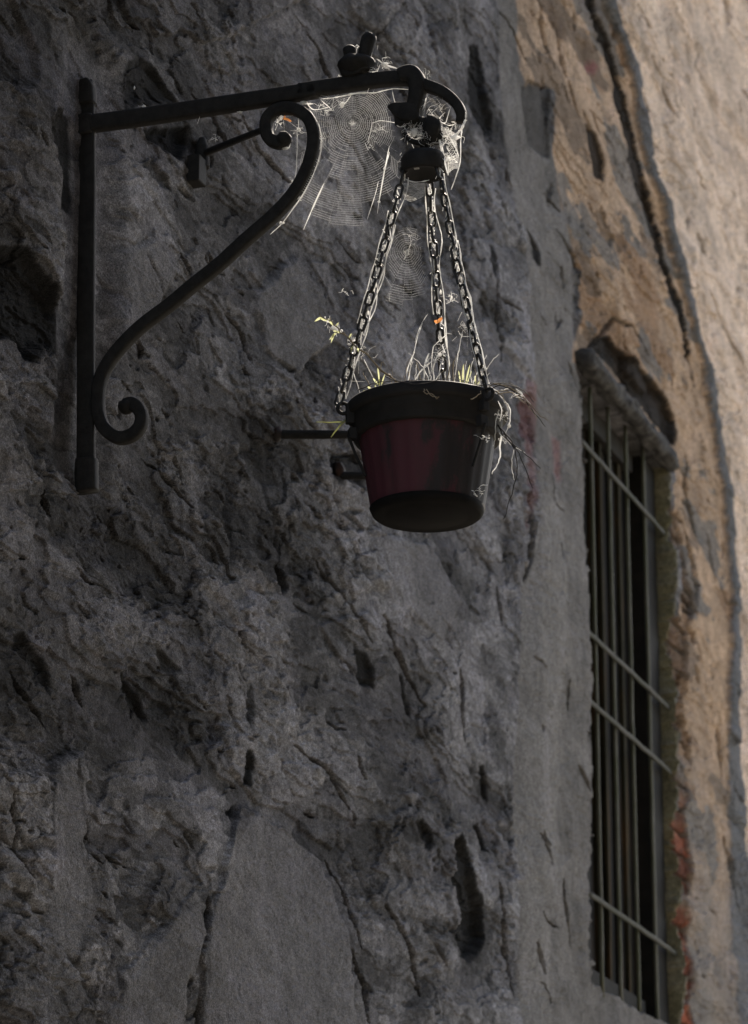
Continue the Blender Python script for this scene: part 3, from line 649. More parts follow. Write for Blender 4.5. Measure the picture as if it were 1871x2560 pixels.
# ------------------------------------------------------------------ hanging planter
AX = on_br(1068, 1020); ax = AX.x; ay = AX.y
def Pz(y): return on_br(1068, y).z
zr = AX.z                                                      # plane of the rim
pl = thing('hanging_planter', (ax, ay, zr-.18), 'dark maroon plastic pot with black rim hanging on three chains from the bracket arm', 'hanging planter')
CP = on_br(1060, 414)
mb = MB()                                                       # big hook over the arm
mb.sweep(path([c2(835,470),c2(870,455),c2(930,452),c2(968,500),c2(975,560),c2(970,650),c2(950,740),c2(930,800)], -.004, 6),
         lerpl([.022,.026,.028,.027,.026,.026,.026,.024], 43), [.030]*43, NP, 4)
mb.sweep(path([c2(745,728),c2(790,735),c2(860,760),c2(950,772),c2(985,765)], -.010, 6), lerpl([.006,.020,.032,.032,.022], 25), [.020]*25, NP, 5)
mb.sweep(path([c2(850,700),c2(850,800),c2(845,868)], -.006, 6), lerpl([.024,.026,.022], 13), [.016]*13, NP, 5)
hook = mb.build('hook', M_IRON, pl)
mb = MB(); rc = vb(*c2(1005,925)); 
mb.tube([rc+Vector((math.cos(t)*.026, .012*math.sin(t), math.sin(t)*.024)) for t in np.linspace(0, 2*math.pi, 25)], .0045, 8, False)
mb.blob(vb(*c2(1095,905), -.004), .019, 5, 2, .25, (.85,1,1.35)); mb.blob(vb(*c2(1010,850), 0), .012, 8, 2, .3, (1.6,1,.8))
mb.tube([vb(*c2(1060,840)), vb(*c2(1110,900)), vb(*c2(1155,1000))], .011, 8)
mb.build('swivel_ring', M_IRON, pl)
mb = MB(); mb.tube([vb(*c2(1030,985)), vb(*c2(1030,1050)), vb(*c2(1030,1130))], [.010,.0075,.013], 12); mb.build('stem', M_IRON, pl)
mb = MB(); zc = CP.z; rc_ = .0360
mb.lathe((CP.x, CP.y, zc), [(0,.022),(.012,.022),(.018,.018),(rc_*.90,.017),(rc_,.010),(rc_,-.012),(rc_*.93,-.015),(rc_*.80,-.013),(.010,-.008),(0,-.008)], 48)
mb.build('chain_cap', M_RIM, pl)
TH = (R(194), R(74), R(-46)); RC = .0320; RP = .126
links = [0]
def link_mesh():
    m = MB(); L, Wd, r = .0280, .0148, .0022; pts = []
    hl = (L-Wd)/2
    for k in range(9): t = math.pi*k/8; pts.append(Vector((math.cos(t)*(Wd/2-r), 0, hl+math.sin(t)*(Wd/2-r))))
    for k in range(9): t = math.pi+math.pi*k/8; pts.append(Vector((math.cos(t)*(Wd/2-r), 0, -hl+math.sin(t)*(Wd/2-r))))
    pts.append(pts[0]); m.tube(pts, r, 8, False); me = bpy.data.meshes.new('link'); me.from_pydata(m.v, [], m.f)
    me.materials.append(M_CHAIN); me.polygons.foreach_set('use_smooth', [True]*len(me.polygons)); return me
LM = link_mesh()
CH = []
for i, th in enumerate(TH):
    a = Vector((CP.x+RC*math.cos(th), CP.y+RC*math.sin(th), zc-.012))
    b = Vector((ax+RP*math.cos(th), ay+RP*math.sin(th), zr+(-.002 if i else -.012)))
    if i == 0: b = on_br(846, 1030) + Vector((0, -.03, 0)); b = Vector((ax+(RP+.014)*math.cos(th), ay+(RP+.014)*math.sin(th), zr-.006))
    mb = MB(); mb.tube([a+Vector((.006*math.cos(t), 0, .006*math.sin(t)+.002)) for t in np.linspace(0, 2*math.pi, 13)], .0016, 6, False)
    ch = mb.build('chain', M_CHAIN, pl, origin=a)
    n = round((b-a).length/.0227); pts = []
    for k in range(n):
        t = (k+.5)/n; p = a+(b-a)*t; p.z -= .010*math.sin(math.pi*t)*(1+.3*i); pts.append(p)
    CH.append((a, b, pts))
    for k, p in enumerate(pts):
        o = bpy.data.objects.new('link', LM); COL.objects.link(o); o.parent = ch
        q = pts[min(k+1, n-1)]-pts[max(k-1, 0)]; q.normalize()
        e = q.to_track_quat('Z', 'Y').to_matrix()
        from mathutils import Matrix
        e = e @ Matrix.Rotation((math.pi/2 if k % 2 else 0)+R([20,-10,25][i])+random.gauss(0, .22), 3, 'Z') @ Matrix.Rotation(random.gauss(0, .05), 3, 'X')
        o.rotation_euler = e.to_euler(); o.location = p-a; WORLD[o.name] = tuple(p)
# pot
Hp = .172; r1, r0 = .1035, .0850
mb = MB(); prof = [(.1165,-.004),(.100,-.05),(.083,-Hp+.012),(0,-Hp+.012)]
mb.lathe((ax, ay, zr), [(0,-Hp+.001),(r0-.004,-Hp+.001),(r0,-Hp+.006)]+[(r0+(r1-r0)*t, -Hp+.006+(Hp-.056)*t) for t in np.linspace(.08, 1, 8)]+[(r1+.001,-.040),(r1-.004,-.040)]+[(r0-.004+(r1-r0)*t, -Hp+.012+(Hp-.056)*t) for t in np.linspace(1, 0, 5)], 96)
mb.v = [tuple(Vector(v)+Vector((v[0]-ax, v[1]-ay, 0)).normalized()*(.0009*math.cos(24*math.atan2(v[1]-ay, v[0]-ax))**3 if zr-.158 < v[2] < zr-.045 else 0)) if (v[0]-ax)**2+(v[1]-ay)**2 > 1e-6 else v for v in mb.v]
pot = mb.build('pot', M_POT, pl)
mb = MB(); mb.lathe((ax, ay, zr), [(r1-.002,-.053),(.1115,-.053),(.1130,-.050),(.1140,-.019),(.1225,-.018),(.1240,-.016),(.1245,-.011),(.1245,-.002),(.1225,.0005),(.1190,.0005),(.1170,-.003),(.1150,-.030),(r1-.002,-.048)], 128)
mb.build('rim', M_RIM, pot)
mb = MB(); mb.lathe((ax, ay, zr), [(0,-Hp-.004),(.060,-Hp-.004),(.066,-Hp-.001),(r0-.006,-Hp-.003),(r0-.001,-Hp+.001),(r0+.003,-Hp+.010),(r0+.001,-Hp+.011),(r0-.001,-Hp+.008)], 96)
mb.build('saucer', M_SAUCER, pot)
for th in TH:                                              # lugs, each with a slanting strut down to the body
    d = Vector((math.cos(th), math.sin(th), 0)); c = Vector((ax, ay, zr))
    mb = MB(); mb.box(c+d*.121+Vector((0,0,-.020)), d*.006, Vector((-d.y, d.x, 0))*.006, Vector((0,0,.016)))
    mb.tube([c+d*.132+Vector((0,0,-.012))+(d*math.cos(t)+Vector((0,0,math.sin(t))))*.0085 for t in np.linspace(0, 2*math.pi, 17)], .0032, 8, False)
    mb.box(c+d*.117+Vector((0,0,-.052)), d*.006, Vector((-d.y, d.x, 0))*.008, Vector((0,0,.009)))
    mb.tube([c+d*.124+Vector((0,0,-.055)), c+d*.112+Vector((0,0,-.085)), c+d*.0965+Vector((0,0,-.118))], .0026, 6)
    mb.build('lug', M_RIM, pot, bevel=.002, smooth=False)
mb = MB(); k = 40; vs = [Vector((ax, ay, zr-.016))]; fs = []
for r_ in range(1, 9):
    for j in range(k):
        a = 2*math.pi*j/k; rr_ = .1160*r_/8; vs.append(Vector((ax+rr_*math.cos(a), ay+rr_*math.sin(a), zr-.016+.006*mnoise.noise(Vector((r_*1.3, j*.7, 0))))))
for j in range(k): fs.append((0, 1+j, 1+(j+1) % k))
for r_ in range(7):
    for j in range(k): a = 1+r_*k; fs.append((a+j, a+k+j, a+k+(j+1) % k, a+(j+1) % k))
mb.add(vs, fs); mb.build('soil', M_SOIL, pot)

# ------------------------------------------------------------------ plants in the pot
FRONT = Vector((0, -1, 0))
def pb(x, y, off=0.0):                       # point in the upright plane through the pot's axis facing the lens, off metres behind
    d = ray(x*VS, y*VS); t = (ay+off)/d[1]; return Vector(CAM+d*t)
def stems(name, label, cat, runs, m, r=.0009, group=None, wig=.0015, base=None):
    mb = MB()
    for run in runs:
        P, off = run[0], run[1]; rr = run[2] if len(run) > 2 else r
        offs = off if isinstance(off, (list, tuple)) else [off]*len(P)
        Q = crom([pb(x, y, o_) for (x, y), o_ in zip(P, offs)], 5)
        Q = [q+Vector((random.gauss(0, wig), random.gauss(0, wig), random.gauss(0, wig)))*(.0 if i_ == 0 else .6) for i_, q in enumerate(Q)]
        mb.tube(Q, [rr*(1-.65*i_/(len(Q)-1)) for i_ in range(len(Q))], 5)
    o = mb.build(name, m, origin=base if base is not None else mb.v[0]); tag(o, label, cat, group); return o, mb
SOILV = 862
# long bare twig leaning out to the left, with withered leaflets
tw, _ = stems('dry_twig', 'long bare twig with pale withered tip leaning left across the left chain', 'twig',
   [([(905,872),(870,838),(850,822),(800,775),(760,738),(735,715),(706,693)], [.02,.0,-.02,-.04,-.05,-.05,-.05], .0022),
    ([(765,742),(750,728),(742,735)], -.05, .0009), ([(728,710),(730,700)], -.05, .0008), ([(838,812),(846,800),(852,806)], -.03, .0008)], M_DRY)
def leaf(mb, c, L, wd, ang, tilt, seed=0):
    d = Vector((math.cos(ang), .25*math.sin(tilt), math.sin(ang))).normalized(); s_ = d.cross(Vector((0,-1,0))).normalized(); s_ = (s_*math.cos(tilt)+Vector((0,-1,0))*math.sin(tilt))
    vs = []; n = 7
    for i in range(n):
        t = i/(n-1); w_ = wd*math.sin(math.pi*min(1, t*.92+.04))**.8*(1-.3*t); p = Vector(c)+d*L*t+Vector((0,0,-.15*L*t*t))
        vs += [p-s_*w_, p+s_*w_+Vector((0,.0012*math.sin(seed+i),0))]
    fs = [(2*i, 2*i+1, 2*i+3, 2*i+2) for i in range(n-1)]; mb.add(vs, fs)
mb = MB()
for x, y, a, L in ((712,700,200,.013),(722,708,150,.012),(735,718,120,.016),(740,722,60,.012),(745,732,220,.016),(752,735,150,.013),(738,735,250,.014),(770,748,70,.012),(780,762,250,.010),(792,778,100,.010)):
    leaf(mb, pb(x, y, -.05), L, .0020, R(a), R(30), x)
mb.build('leaf', M_GREEN, tw)
# upright withered stems, each its own plant
def plant(label, runs, base, m=M_DRY, r=.0012, wig=.0012):
    b0 = pb(*base); root = thing('dry_plant', b0, label, 'dry plant', 'dry plants in the hanging pot')
    for P, off, *mm in runs:
        offs = off if isinstance(off, (list, tuple)) else [off]*len(P)
        Q = crom([pb(x, y, o_) for (x, y), o_ in zip(P, offs)], 5)
        Q = [q+Vector((random.gauss(0, wig), random.gauss(0, wig), random.gauss(0, wig)))*.5 for q in Q]
        mb = MB(); rr = mm[1] if len(mm) > 1 else r
        mb.tube(Q, [rr*(1-.55*i_/(len(Q)-1)) for i_ in range(len(Q))], 5); mb.build('stem', mm[0] if mm else m, root)
    return root
S_ = M_SILK
plant('thin withered upright stems on the left side of the pot', [([(838,888),(836,835),(842,812)],.03),([(828,888),(812,842),(800,822)],.02),([(800,885),(790,850),(778,815),(770,790)],.0,S_,.0007)], (830,888))
plant('pale crossed upright stems at the middle of the pot', [([(895,876),(905,820),(912,798)],.02,S_),([(905,876),(903,828),(897,812)],.03),([(915,876),(925,826),(938,812),(946,806)],.0,S_,.0009),
   ([(938,874),(936,815),(942,795),(948,780)],.01,S_,.0014),([(925,874),(928,830),(920,800)],.03)], (915,878))
plant('long arching pale stems beside the middle chain of the pot', [([(960,872),(956,820),(966,785),(985,768)],.02,S_,.0012),([(968,872),(972,815),(980,790)],.05,S_,.0009),([(1002,872),(1000,812),(1008,786)],.03),
   ([(985,872),(990,828),(995,806)],-.01),([(1000,872),(1008,800),(1016,760),(1020,740)],.03,S_,.0007)], (980,878))
plant('short thin stems standing near the right chain of the pot', [([(1045,876),(1040,820),(1046,790)],.03,S_,.0009),([(1058,876),(1052,835),(1050,815)],.0),([(1016,876),(1018,820),(1030,800)],.05),([(1066,876),(1072,840),(1080,822)],.02,S_,.0008)], (1040,880))
random.seed(21)
for lab, x0, x1, y0 in (('hair thin bright straws between the left chain and the middle chain',850,960,878),('hair thin bright straws between the middle chain and the right chain',985,1075,878)):
    runs = []
    for k in range(11):
        x = random.uniform(x0, x1); H_ = random.uniform(30, 95); ln = random.gauss(.12, .25)
        P = [(x, y0)]+[(x+ln*H_*t*t+random.gauss(0, 2.5), y0-8-H_*t) for t in (.35, .7, 1)]
        runs.append((P, random.uniform(-.03, .06), random.choice((S_, S_, M_DRY)), random.uniform(.0005, .0010)))
    plant(lab, runs, ((x0+x1)/2, y0))
def shoot(label, leaves, off, base_):
    mb = MB(); st = MB(); b_ = pb(*base_, off)
    for (x, y, a, L, w_) in leaves: leaf(mb, pb(x, y, off), L, w_, R(a), R(20), x)
    root = thing('green_shoot', b_, label, 'shoot', 'green shoots in the pot')
    mb.build('leaf', M_GREEN, root); 
    st.tube([b_, pb(leaves[0][0], leaves[0][1]+14, off), pb(leaves[0][0], leaves[0][1]-8, off)], .0011, 6); st.build('stem', M_GREEN, root)
shoot('yellow green upright shoot on the left side of the pot', [(838,845,95,.036,.0015),(842,850,75,.026,.0012),(834,848,120,.014,.002)], .01, (838,876))
shoot('tallest yellow green shoot, beside the right chain', [(1022,848,88,.040,.0017),(1028,850,80,.042,.0016),(1018,850,97,.030,.0013),(1032,846,74,.026,.0012)], .02, (1024,876))
shoot('small yellow green shoot right of the tallest one', [(1049,850,85,.022,.0018),(1052,854,65,.014,.0015)], .02, (1050,878))
shoot('low yellow green shoot curling at the left rim of the pot', [(826,866,160,.018,.002),(832,864,100,.014,.0018),(822,862,130,.012,.002)], -.02, (830,884))
# stems trailing over the rim
plant('tangle of thin dry stems trailing over the right rim of the pot',
  [([(1060,860),(1095,848),(1130,858),(1165,885),(1190,915),(1211,928)],[.0,-.03,-.04,-.04,-.04,-.04]),([(1070,862),(1110,852),(1145,872),(1175,905),(1203,942)],[-.02,-.05,-.05,-.05,-.05],M_TWIG),
   ([(1080,868),(1118,862),(1150,880),(1172,902),(1186,924)],-.05),([(1085,850),(1125,850),(1155,862),(1180,886)],-.03,M_TWIG),([(1090,870),(1130,868),(1160,892)],-.06),
   ([(1065,852),(1100,862),(1128,858),(1150,868),(1172,892)],-.02,S_,.0006),([(1095,862),(1110,875),(1122,900)],-.06),([(1050,856),(1085,846),(1120,846),(1152,858)],[.0,-.02,-.02,-.02],M_TWIG)], (1060,862), r=.0010)
plant('stiff dark stems spreading out below the right side of the rim',
  [([(1095,930),(1115,965),(1140,985),(1168,1008),(1195,1035)],[-.04]*5),([(1100,940),(1125,968),(1150,1010),(1175,1078)],[-.05]*4),
   ([(1112,958),(1135,990),(1142,1040),(1130,1090),(1112,1146)],[-.05]*5),([(1100,950),(1120,975),(1160,1000)],[-.03]*3,S_,.0006),([(1135,990),(1130,1030),(1136,1060)],-.05,S_,.0006)], (1095,930), M_TWIG, .0012)
plant('thin dry stems lying along the front of the pot rim',
  [([(790,862),(830,845),(880,842),(930,848),(980,836),(1030,842),(1080,858)],[-.09,-.10,-.12,-.13,-.12,-.11,-.08],M_TWIG),([(932,850),(938,864),(952,872),(968,880)],[-.118,-.128,-.132,-.134]),
   ([(935,852),(948,866),(970,878)],[-.118,-.128,-.133]),([(850,830),(885,842),(925,838),(955,848)],-.08,M_TWIG),([(1040,882),(1058,872),(1062,862)],[-.118,-.118,-.11])], (790,862), r=.0009)
plant('two pale grass blades poking out under the left hook of the pot', [([(766,925),(750,940),(731,965)],[-.02]*3,M_GREEN,.0020),([(762,930),(735,932),(698,931)],[-.02]*3,M_GREEN,.0013)], (766,925), wig=.0003)
wt, _ = stems('white_cord', 'white thread looped down the right side of the pot', 'thread',
  [([(1108,962),(1104,985),(1105,1005),(1100,1022),(1086,1046)],-.045,.0016),([(1102,905),(1096,930),(1094,960),(1090,985)],-.05,.0009),([(1102,885),(1118,890),(1127,905),(1126,930),(1116,960)],-.045,.0012)], M_SILK, wig=.0006)

# ------------------------------------------------------------------ spider webs
SR = .00016
def seg(mb, a, b, r=SR, sag=0.0, n=1):
    if n == 1: mb.tube([a, b], r, 3, False); return
    mb.tube([a+(b-a)*k/n+Vector((0,0,-sag*math.sin(math.pi*k/n))) for k in range(n+1)], r, 3, False)
def orb(name, label, hub, R_, step, nrad, off, r0=14, tilt=0.0, seed=1, rs_=SR):
    rd = random.Random(seed); mb = MB(); hb = on_br(*hub, off)
    angs = sorted(R_.keys()); aa = angs+[angs[0]+360]; vals = [R_[a] for a in angs]+[R_[angs[0]]]
    def rad(a): return float(np.interp(a % 360, aa, vals)) if (a % 360) >= angs[0] else float(np.interp(a % 360+360, aa, vals))
    def P(a, r): return on_br(hub[0]+r*math.cos(R(a)), hub[1]+r*math.sin(R(a)), off+tilt*r*PXM*math.cos(R(a)))
    A = [360*k/nrad+rd.uniform(-3, 3) for k in range(nrad)]
    for a in A: seg(mb, P(a, 3), P(a, rad(a)*1.04), rs_*.35)
    rmax = max(vals); n = int((rmax-r0)/step)
    for k in range(n):
        prev = None; 
        for j in range(nrad+1):
            a = A[j % nrad]+(360 if j == nrad else 0); R0 = rad(a)
            fr = (r0+step*(k+(j/nrad)))/rmax; r = r0+(R0-r0)*((fr-r0/rmax)/(1-r0/rmax)) if R0 < rmax*.62 else r0+step*(k+j/nrad)
            if R0 < rmax*.62:                       # squeezed side: wider rings stop at the edge of the sheet
                r = r0+step*.85*(k+j/nrad)
            tear = mnoise.noise(Vector((math.cos(R(a))*r*.02, math.sin(R(a))*r*.02, seed)))
            ok = r <= R0 and rd.random() > .03 and tear < .42
            p = P(a, r+rd.gauss(0, .35)) if ok else None
            if p is not None and prev is not None: seg(mb, prev, p, rs_)
            prev = p
    for k in range(24):                             # hub tangle
        a = rd.uniform(0, 360); b = a+rd.uniform(60, 300); seg(mb, P(a, rd.uniform(2, 11)), P(b, rd.uniform(2, 11)), rs_)
    o = mb.build(name, M_SILK, origin=hb); tag(o, label, 'spider web'); return o
ow = orb('spider_web', 'large round orb web stretched between the arm, the upper scroll and the hook', (882,307),
    {0:95, 30:120, 50:175, 65:225, 80:255, 95:262, 108:258, 120:245, 132:205, 145:160, 160:120, 180:98, 200:100, 215:105, 235:85, 255:72, 270:68, 290:75, 310:110, 325:115, 345:98}, 5.6, 44, .004, 14, .10, 1)
def cob(name, label, segs, tang=(), blobs=(), r=.0006, off=0.0, parent=None):
    mb = MB()
    for S_ in segs:
        pts_, rr = S_[0], (S_[1] if len(S_) > 1 else r); P = [vb(x, y, off) for x, y in pts_]
        P = crom(P, 4) if len(P) > 2 else P
        mb.tube(P, [rr*random.uniform(.4, 1.1)*(.35 if q_ in (0, len(P)-1) else 1) for q_ in range(len(P))], 4, False)
    for (x, y, rad, n) in tang:
        c = vb(x, y, off)
        for k in range(n):
            a = c+Vector((random.gauss(0, 1), random.gauss(0, .6), random.gauss(0, 1)))*rad*PXM*VS*.6; b = a+Vector((random.gauss(0, 1), random.gauss(0, .6), random.gauss(0, 1)))*rad*PXM*VS*.7
            m_ = (a+b)/2+Vector((random.gauss(0, 1), 0, random.gauss(0, 1)))*rad*PXM*VS*.25
            mb.tube(crom([a, m_, b], 3), random.uniform(.00015, .0004), 3, False)
    for (x, y, rad, sx, sz) in blobs: mb.blob(vb(x, y, off), rad*PXM*VS, x, 2, .55, (sx, .5, sz))
    o = mb.build(name, M_SILK, origin=mb.v[0]); tag(o, label, 'cobweb'); return o
def q2(*a): return [c2(*p) for p in a]
def q1(*a): return [c1(*p) for p in a]
def q4(*a): return [c4(*p) for p in a]
cob('cobweb', 'thick white cobweb strand hung under the bracket arm above the large orb web',
    [(q2((170,650),(280,640),(380,620),(460,608),(560,600),(620,600),(700,580),(780,566),(900,572)),.0009),(q2((380,620),(460,605),(560,600)),.0022),(q2((580,540),(555,600)),.0016),(q2((420,625),(380,680),(340,700)),.001),
     (q2((280,640),(265,740)),.0006),(q2((170,655),(260,740),(200,745)),.0007),(q2((0,680),(60,690),(110,690)),.0016),(q2((60,690),(120,740),(250,715)),.0008)],
    [(*c2(350,690),6,14),(*c2(230,725),14,20)], [(*c2(350,698),5,1.0,1.3),(*c2(30,682),5,1.6,.8)])
cob('cobweb', 'long bright cobweb line following the outer edge of the upper scroll brace',
    [(q1((1470,520),(1520,600),(1545,690),(1540,780),(1500,900),(1440,1020),(1370,1120),(1310,1200),(1240,1265)),.0011),(q1((1560,660),(1530,720)),.0008),(q1((1545,690),(1530,830)),.0013)],
    [(*c1(1540,700),6,16),(*c1(1410,1045),5,10)], [(*c1(1308,1196),4,1.4,.8),(*c1(1408,1048),4,1,1),(*c1(1440,488),5,1.6,.8),(*c1(1530,705),3.5,.7,1.8)])
cob('cobweb', 'loose cobweb threads with white specks inside the upper scroll curl',
    [(q1((1295,575),(1400,560)),.0006),(q1((1408,560),(1408,650)),.0013),(q1((1300,580),(1270,650)),.0007),(q1((1320,590),(1325,660)),.0006),(q1((1340,590),(1440,665)),.0005),(q1((1360,650),(1460,665)),.0005),
     (q1((1400,660),(1400,760),(1396,850)),.0004),(q1((1200,700),(1240,735),(1300,755),(1345,760),(1365,720)),.0012),(q1((1400,830),(1385,940),(1350,970)),.0005)],
    [(*c1(1410,650),7,18),(*c1(1285,600),8,16),(*c1(1380,940),8,14)], [(*c1(1305,575),5,1,1),(*c1(1408,648),4,1,1.2),(*c1(1325,752),5,2.0,.6)])
cob('cobweb', 'white cobweb between the clamp and the hook on top of the arm',
    [(q2((618,130),(600,220),(585,330),(580,410)),.0011),(q2((640,320),(690,360),(740,380),(810,400)),.0014),(q2((660,370),(640,425)),.0011),(q2((565,355),(605,350)),.0008),(q2((370,420),(420,432),(470,432),(560,425)),.0008),(q2((645,210),(640,245)),.0007),(q2((560,425),(640,430),(740,430)),.0007)],
    [(*c2(710,365),14,26),(*c2(600,430),12,16),(*c2(480,230),10,10),(*c2(350,470),10,14),(*c2(1040,460),10,12)], [(*c2(700,362),5.5,1.4,.7),(*c2(400,430),3,1.6,.6)])
cob('cobweb', 'cobweb sheet and white clot hanging from the curled tip of the arm',
    [(q2((1365,820),(1340,890),(1290,950),(1250,985)),.0024),(q2((1330,900),(1285,960),(1275,1010)),.0022),(q2((1370,760),(1370,830),(1355,860)),.0014),(q2((1345,850),(1330,1000),(1325,1170),(1280,1320),(1250,1400)),.0011),
     (q2((1110,840),(1160,1010),(1220,1265)),.0022),(q2((1240,730),(1220,800),(1200,850),(1150,820),(1200,760)),.0009),(q2((1290,850),(1240,870),(1180,850)),.0006),(q2((1225,1130),(1225,1280)),.0022),(q2((1045,640),(1030,700),(1000,765)),.0012)]
    + [([c2(1130+9*k, 870+14*k), c2(1190+6*k, 885+11*k), c2(1290+2*k, 1000+14*k-60)], .00035) for k in range(16)]
    + [([c2(1225, 1150+9*k), c2(1275, 1120+8*k), c2(1318, 1130+9*k-20)], .00035) for k in range(14)]
    + [([c2(1045+10*k, 615+18*k), c2(1110+12*k, 660+14*k)], .0004) for k in range(8)],
    [(*c2(1110,730),22,26),(*c2(1240,1110),14,34),(*c2(1200,1020),16,24),(*c2(1250,880),16,20)], [(*c2(1285,965),7,1.3,1.1),(*c2(1225,1150),5,.8,1.6)], off=-.004)
cob('cobweb', 'dense cobweb bundle caught in the swivel ring under the hook',
    [(q2((800,870),(830,882),(880,870)),.001),(q2((920,1010),(960,1090),(985,1060)),.0005),(q2((1060,1030),(1110,1010),(1170,1020)),.0006),(q2((760,566),(775,640),(790,690)),.0009)],
    [(*c2(960,930),17,60),(*c2(1035,930),12,30),(*c2(1090,1060),14,20),(*c2(880,900),12,14)], [(*c2(948,930),8,.8,1.2),(*c2(1040,935),5,.7,1.2)], off=-.014)
cob('cobweb', 'fine sheet of cobweb spread below the chain cap between the chains',
    [([c2(835+2*k, 1345+10*k), c2(900+k, 1352+11*k), c2(980, 1350+9.5*k), c2(1055-2*k, 1345+8*k)], .00035) for k in range(14)]+[(q2((870,1310),(930,1335),(1000,1335),(1070,1320)),.0012),(q2((880,1320),(1020,1430)),.0004)],
    [(*c2(850,1130),12,6)], [(*c2(965,1222),4,1.6,.7)], off=-.02)
cob('cobweb', 'long thin thread running down through the right side of the large orb web',
    [(q2((740,1040),(700,1230),(665,1420),(640,1600)),.0009),(q2((740,1090),(700,1250),(655,1500)),.0009),(q2((600,840),(585,920),(560,1010)),.0008),(q2((600,850),(660,830),(720,835),(800,850)),.0007),(q2((555,1650),(620,1450),(650,1330)),.0006)]
    , [(*c2(650,880),10,14),(*c2(600,1000),12,10)], [(*c2(700,1225),3.5,.8,1.2),(*c2(655,1500),3,1,1)], off=.008)
cob('cobweb', 'single bright thread slanting down across the lower left of the large orb web',
    [(q1((1560,960),(1500,1090),(1438,1235)),.0013),(q1((1620,850),(1560,960)),.0004)], off=.006)
cob('cobweb', 'small cobweb specks stuck along the left half of the bracket arm',
    [(q1((825,570),(812,610)),.0008),(q1((818,470),(835,520)),.0008),(q1((915,680),(920,720)),.0005)], [(*c1(915,700),7,12),(*c1(495,505),5,8)], [(*c1(822,482),3.5,1,1.2),(*c1(1062,542),3,2,.7),(*c1(495,508),3.5,1.3,.8),(*c1(440,400),3,.6,1.3)])
# cobweb on each chain
for i, (a, b, pts_) in enumerate(CH):
    mb = MB(); side = Vector((.0095 if i != 2 else .007, 0, 0)); n = len(pts_)
    for pas in range(3):
        line = []
        for k in range(0, n*2-1):
            p = pts_[k//2].lerp(pts_[min(k//2+1, n-1)], .5*(k % 2))+side*(1+.35*mnoise.noise(Vector((k*.23, pas*5, i*9)))*2)*(1 if pas < 2 else -.8)+Vector((0, -.002, 0))*pas; line.append(p)
        k0 = random.randrange(0, n); k1 = n*2-1 if pas == 0 else k0+n
        mb.tube(line[:k1] if pas == 0 else line[k0:k1], [max(.0002, .0008+.0011*mnoise.noise(Vector((q_*.6, pas*3, i*4)))) for q_ in range(len(line[:k1] if pas == 0 else line[k0:k1]))], 4, False)
    for k, p in enumerate(pts_):                       # dusty silk caught inside the links
        for j in range(10 if random.random() < .7 else 4):
            u_ = Vector((random.gauss(0, .0028), random.gauss(0, .001), random.gauss(0, .009))); w_ = Vector((random.gauss(0, .0028), random.gauss(0, .001), random.gauss(0, .009)))
            seg(mb, p+u_, p+w_, random.uniform(.0004, .0010))
        if random.random() < .6: mb.blob(p+Vector((random.uniform(-.001, .006), -.001, random.gauss(0, .004))), .0026, k+i*31, 1, .6, (.8,.4,1.8))
    o = mb.build('cobweb', M_SILK, origin=a)
    tag(o, 'white cobweb strands clinging to the %s' % ('left chain of the hanging pot','middle chain of the hanging pot','right chain of the hanging pot')[i], 'cobweb')
orb('spider_web', 'narrow second orb web hanging between the left and middle chains', (1019,628),
    {0:38, 30:46, 60:95, 80:165, 90:182, 105:165, 125:100, 150:58, 180:46, 210:46, 240:55, 270:62, 300:60, 330:44}, 6.2, 22, -.02, 8, .6, 5, .00013)
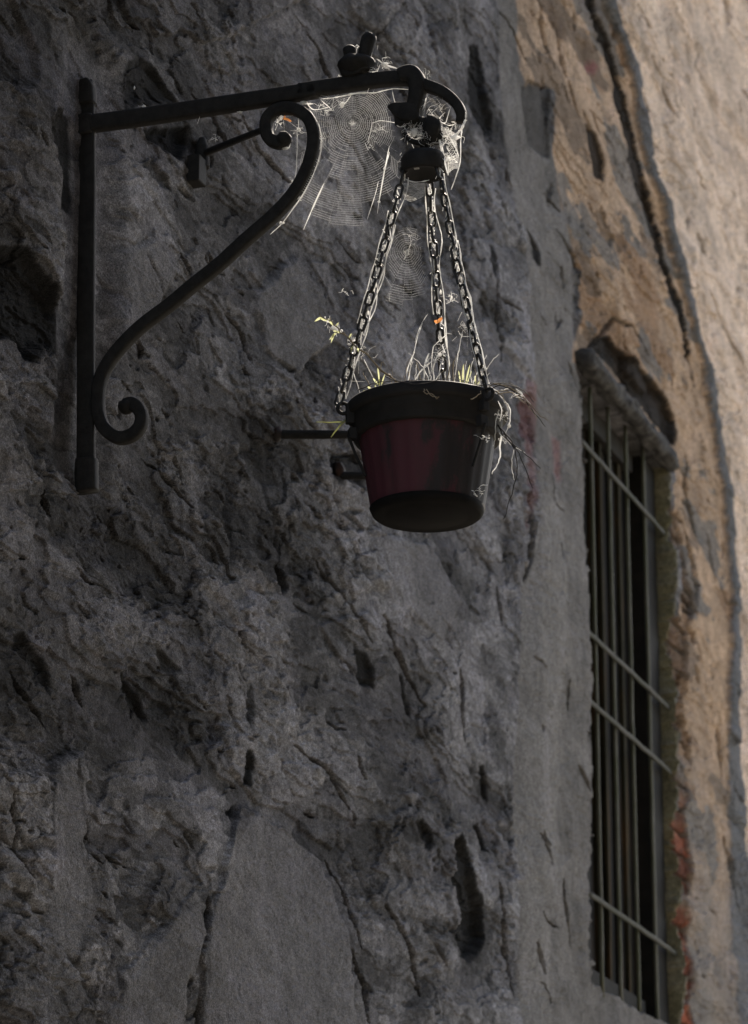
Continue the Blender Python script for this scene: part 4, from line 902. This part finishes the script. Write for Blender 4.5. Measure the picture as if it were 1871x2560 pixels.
cob('cobweb', 'long fine threads running from the narrow orb web down to the pot',
    [(q4((960,1100),(900,1200),(850,1340)),.0005),(q4((915,1180),(870,1310),(845,1420),(810,1540)),.0007),(q4((790,400),(830,440)),.0005),(q4((640,940),(640,1000)),.0008),(q4((760,660),(790,600),(820,520)),.0009),
     (q4((1240,1090),(1205,1165)),.0012),(q4((1110,1280),(1030,1350),(1000,1400),(985,1600)),.0009),(q4((1200,1290),(1160,1330)),.0007),(q4((1210,1410),(1180,1540)),.0006),(q4((1285,1210),(1285,1380)),.0004),(q4((1150,920),(1160,1000)),.0012),
     (q4((965,1430),(930,1540),(925,1660)),.0012),(q4((850,1420),(800,1530),(780,1620)),.0009),(q4((390,1480),(385,1600)),.0005),(q4((430,1480),(480,1580),(510,1640)),.0006),(q4((320,1660),(440,1665)),.0008)],
    [(*c4(1060,1440),14,20),(*c4(1150,960),10,16),(*c4(420,1440),16,12),(*c4(840,490),10,12),(*c4(1250,1250),18,12)], [(*c4(1058,1445),4,1,1.2),(*c4(790,600),4,.7,1.8),(*c4(1155,980),4,.7,1.6)], off=-.02)
cob('cobweb', 'white cobweb clot on the twig tip left of the chains', [(q4((150,1120),(140,1160)),.0008)], [(*c4(190,1230),9,24),(*c4(350,1340),9,20),(*c4(140,1165),7,12),(*c4(270,930),8,9)], [(*c4(185,1225),5,1.4,.9),(*c4(225,1245),4,1.8,.7),(*c4(350,1345),6,1,1.1),(*c4(140,1165),4,1.5,.8)], off=-.04)
cob('cobweb', 'loose white cobweb around the right lug of the pot', [([(1100,885),(1108,905),(1104,930)],.0008)], [(*c5(1350,420),9,14),(*c5(1345,560),8,8),(*c5(1430,300),12,6),(*c5(1205,840),10,12),(*c5(1240,540),8,12)], [(*c5(1372,470),4,.8,1.4)], off=-.14)
# fallen leaves caught in the webs
def dleaf(x, y, L, a, label, off=-.02, m=M_LEAF):
    mb = MB(); c = vb(x, y, off); leaf(mb, c, L, L*.3, R(a), R(25), x); leaf(mb, c+Vector((0,.001,0)), L*.6, L*.2, R(a+70), R(40), x+2)
    o = mb.build('dead_leaf', m, origin=c); tag(o, label, 'leaf')
dleaf(*c1(1315,578), .014, -10, 'small orange dead leaf caught inside the upper scroll curl', 0)
dleaf(*c4(1040,1180), .014, 60, 'small orange dead leaf caught on the middle chain', -.03)
print('objects', len(bpy.data.objects))
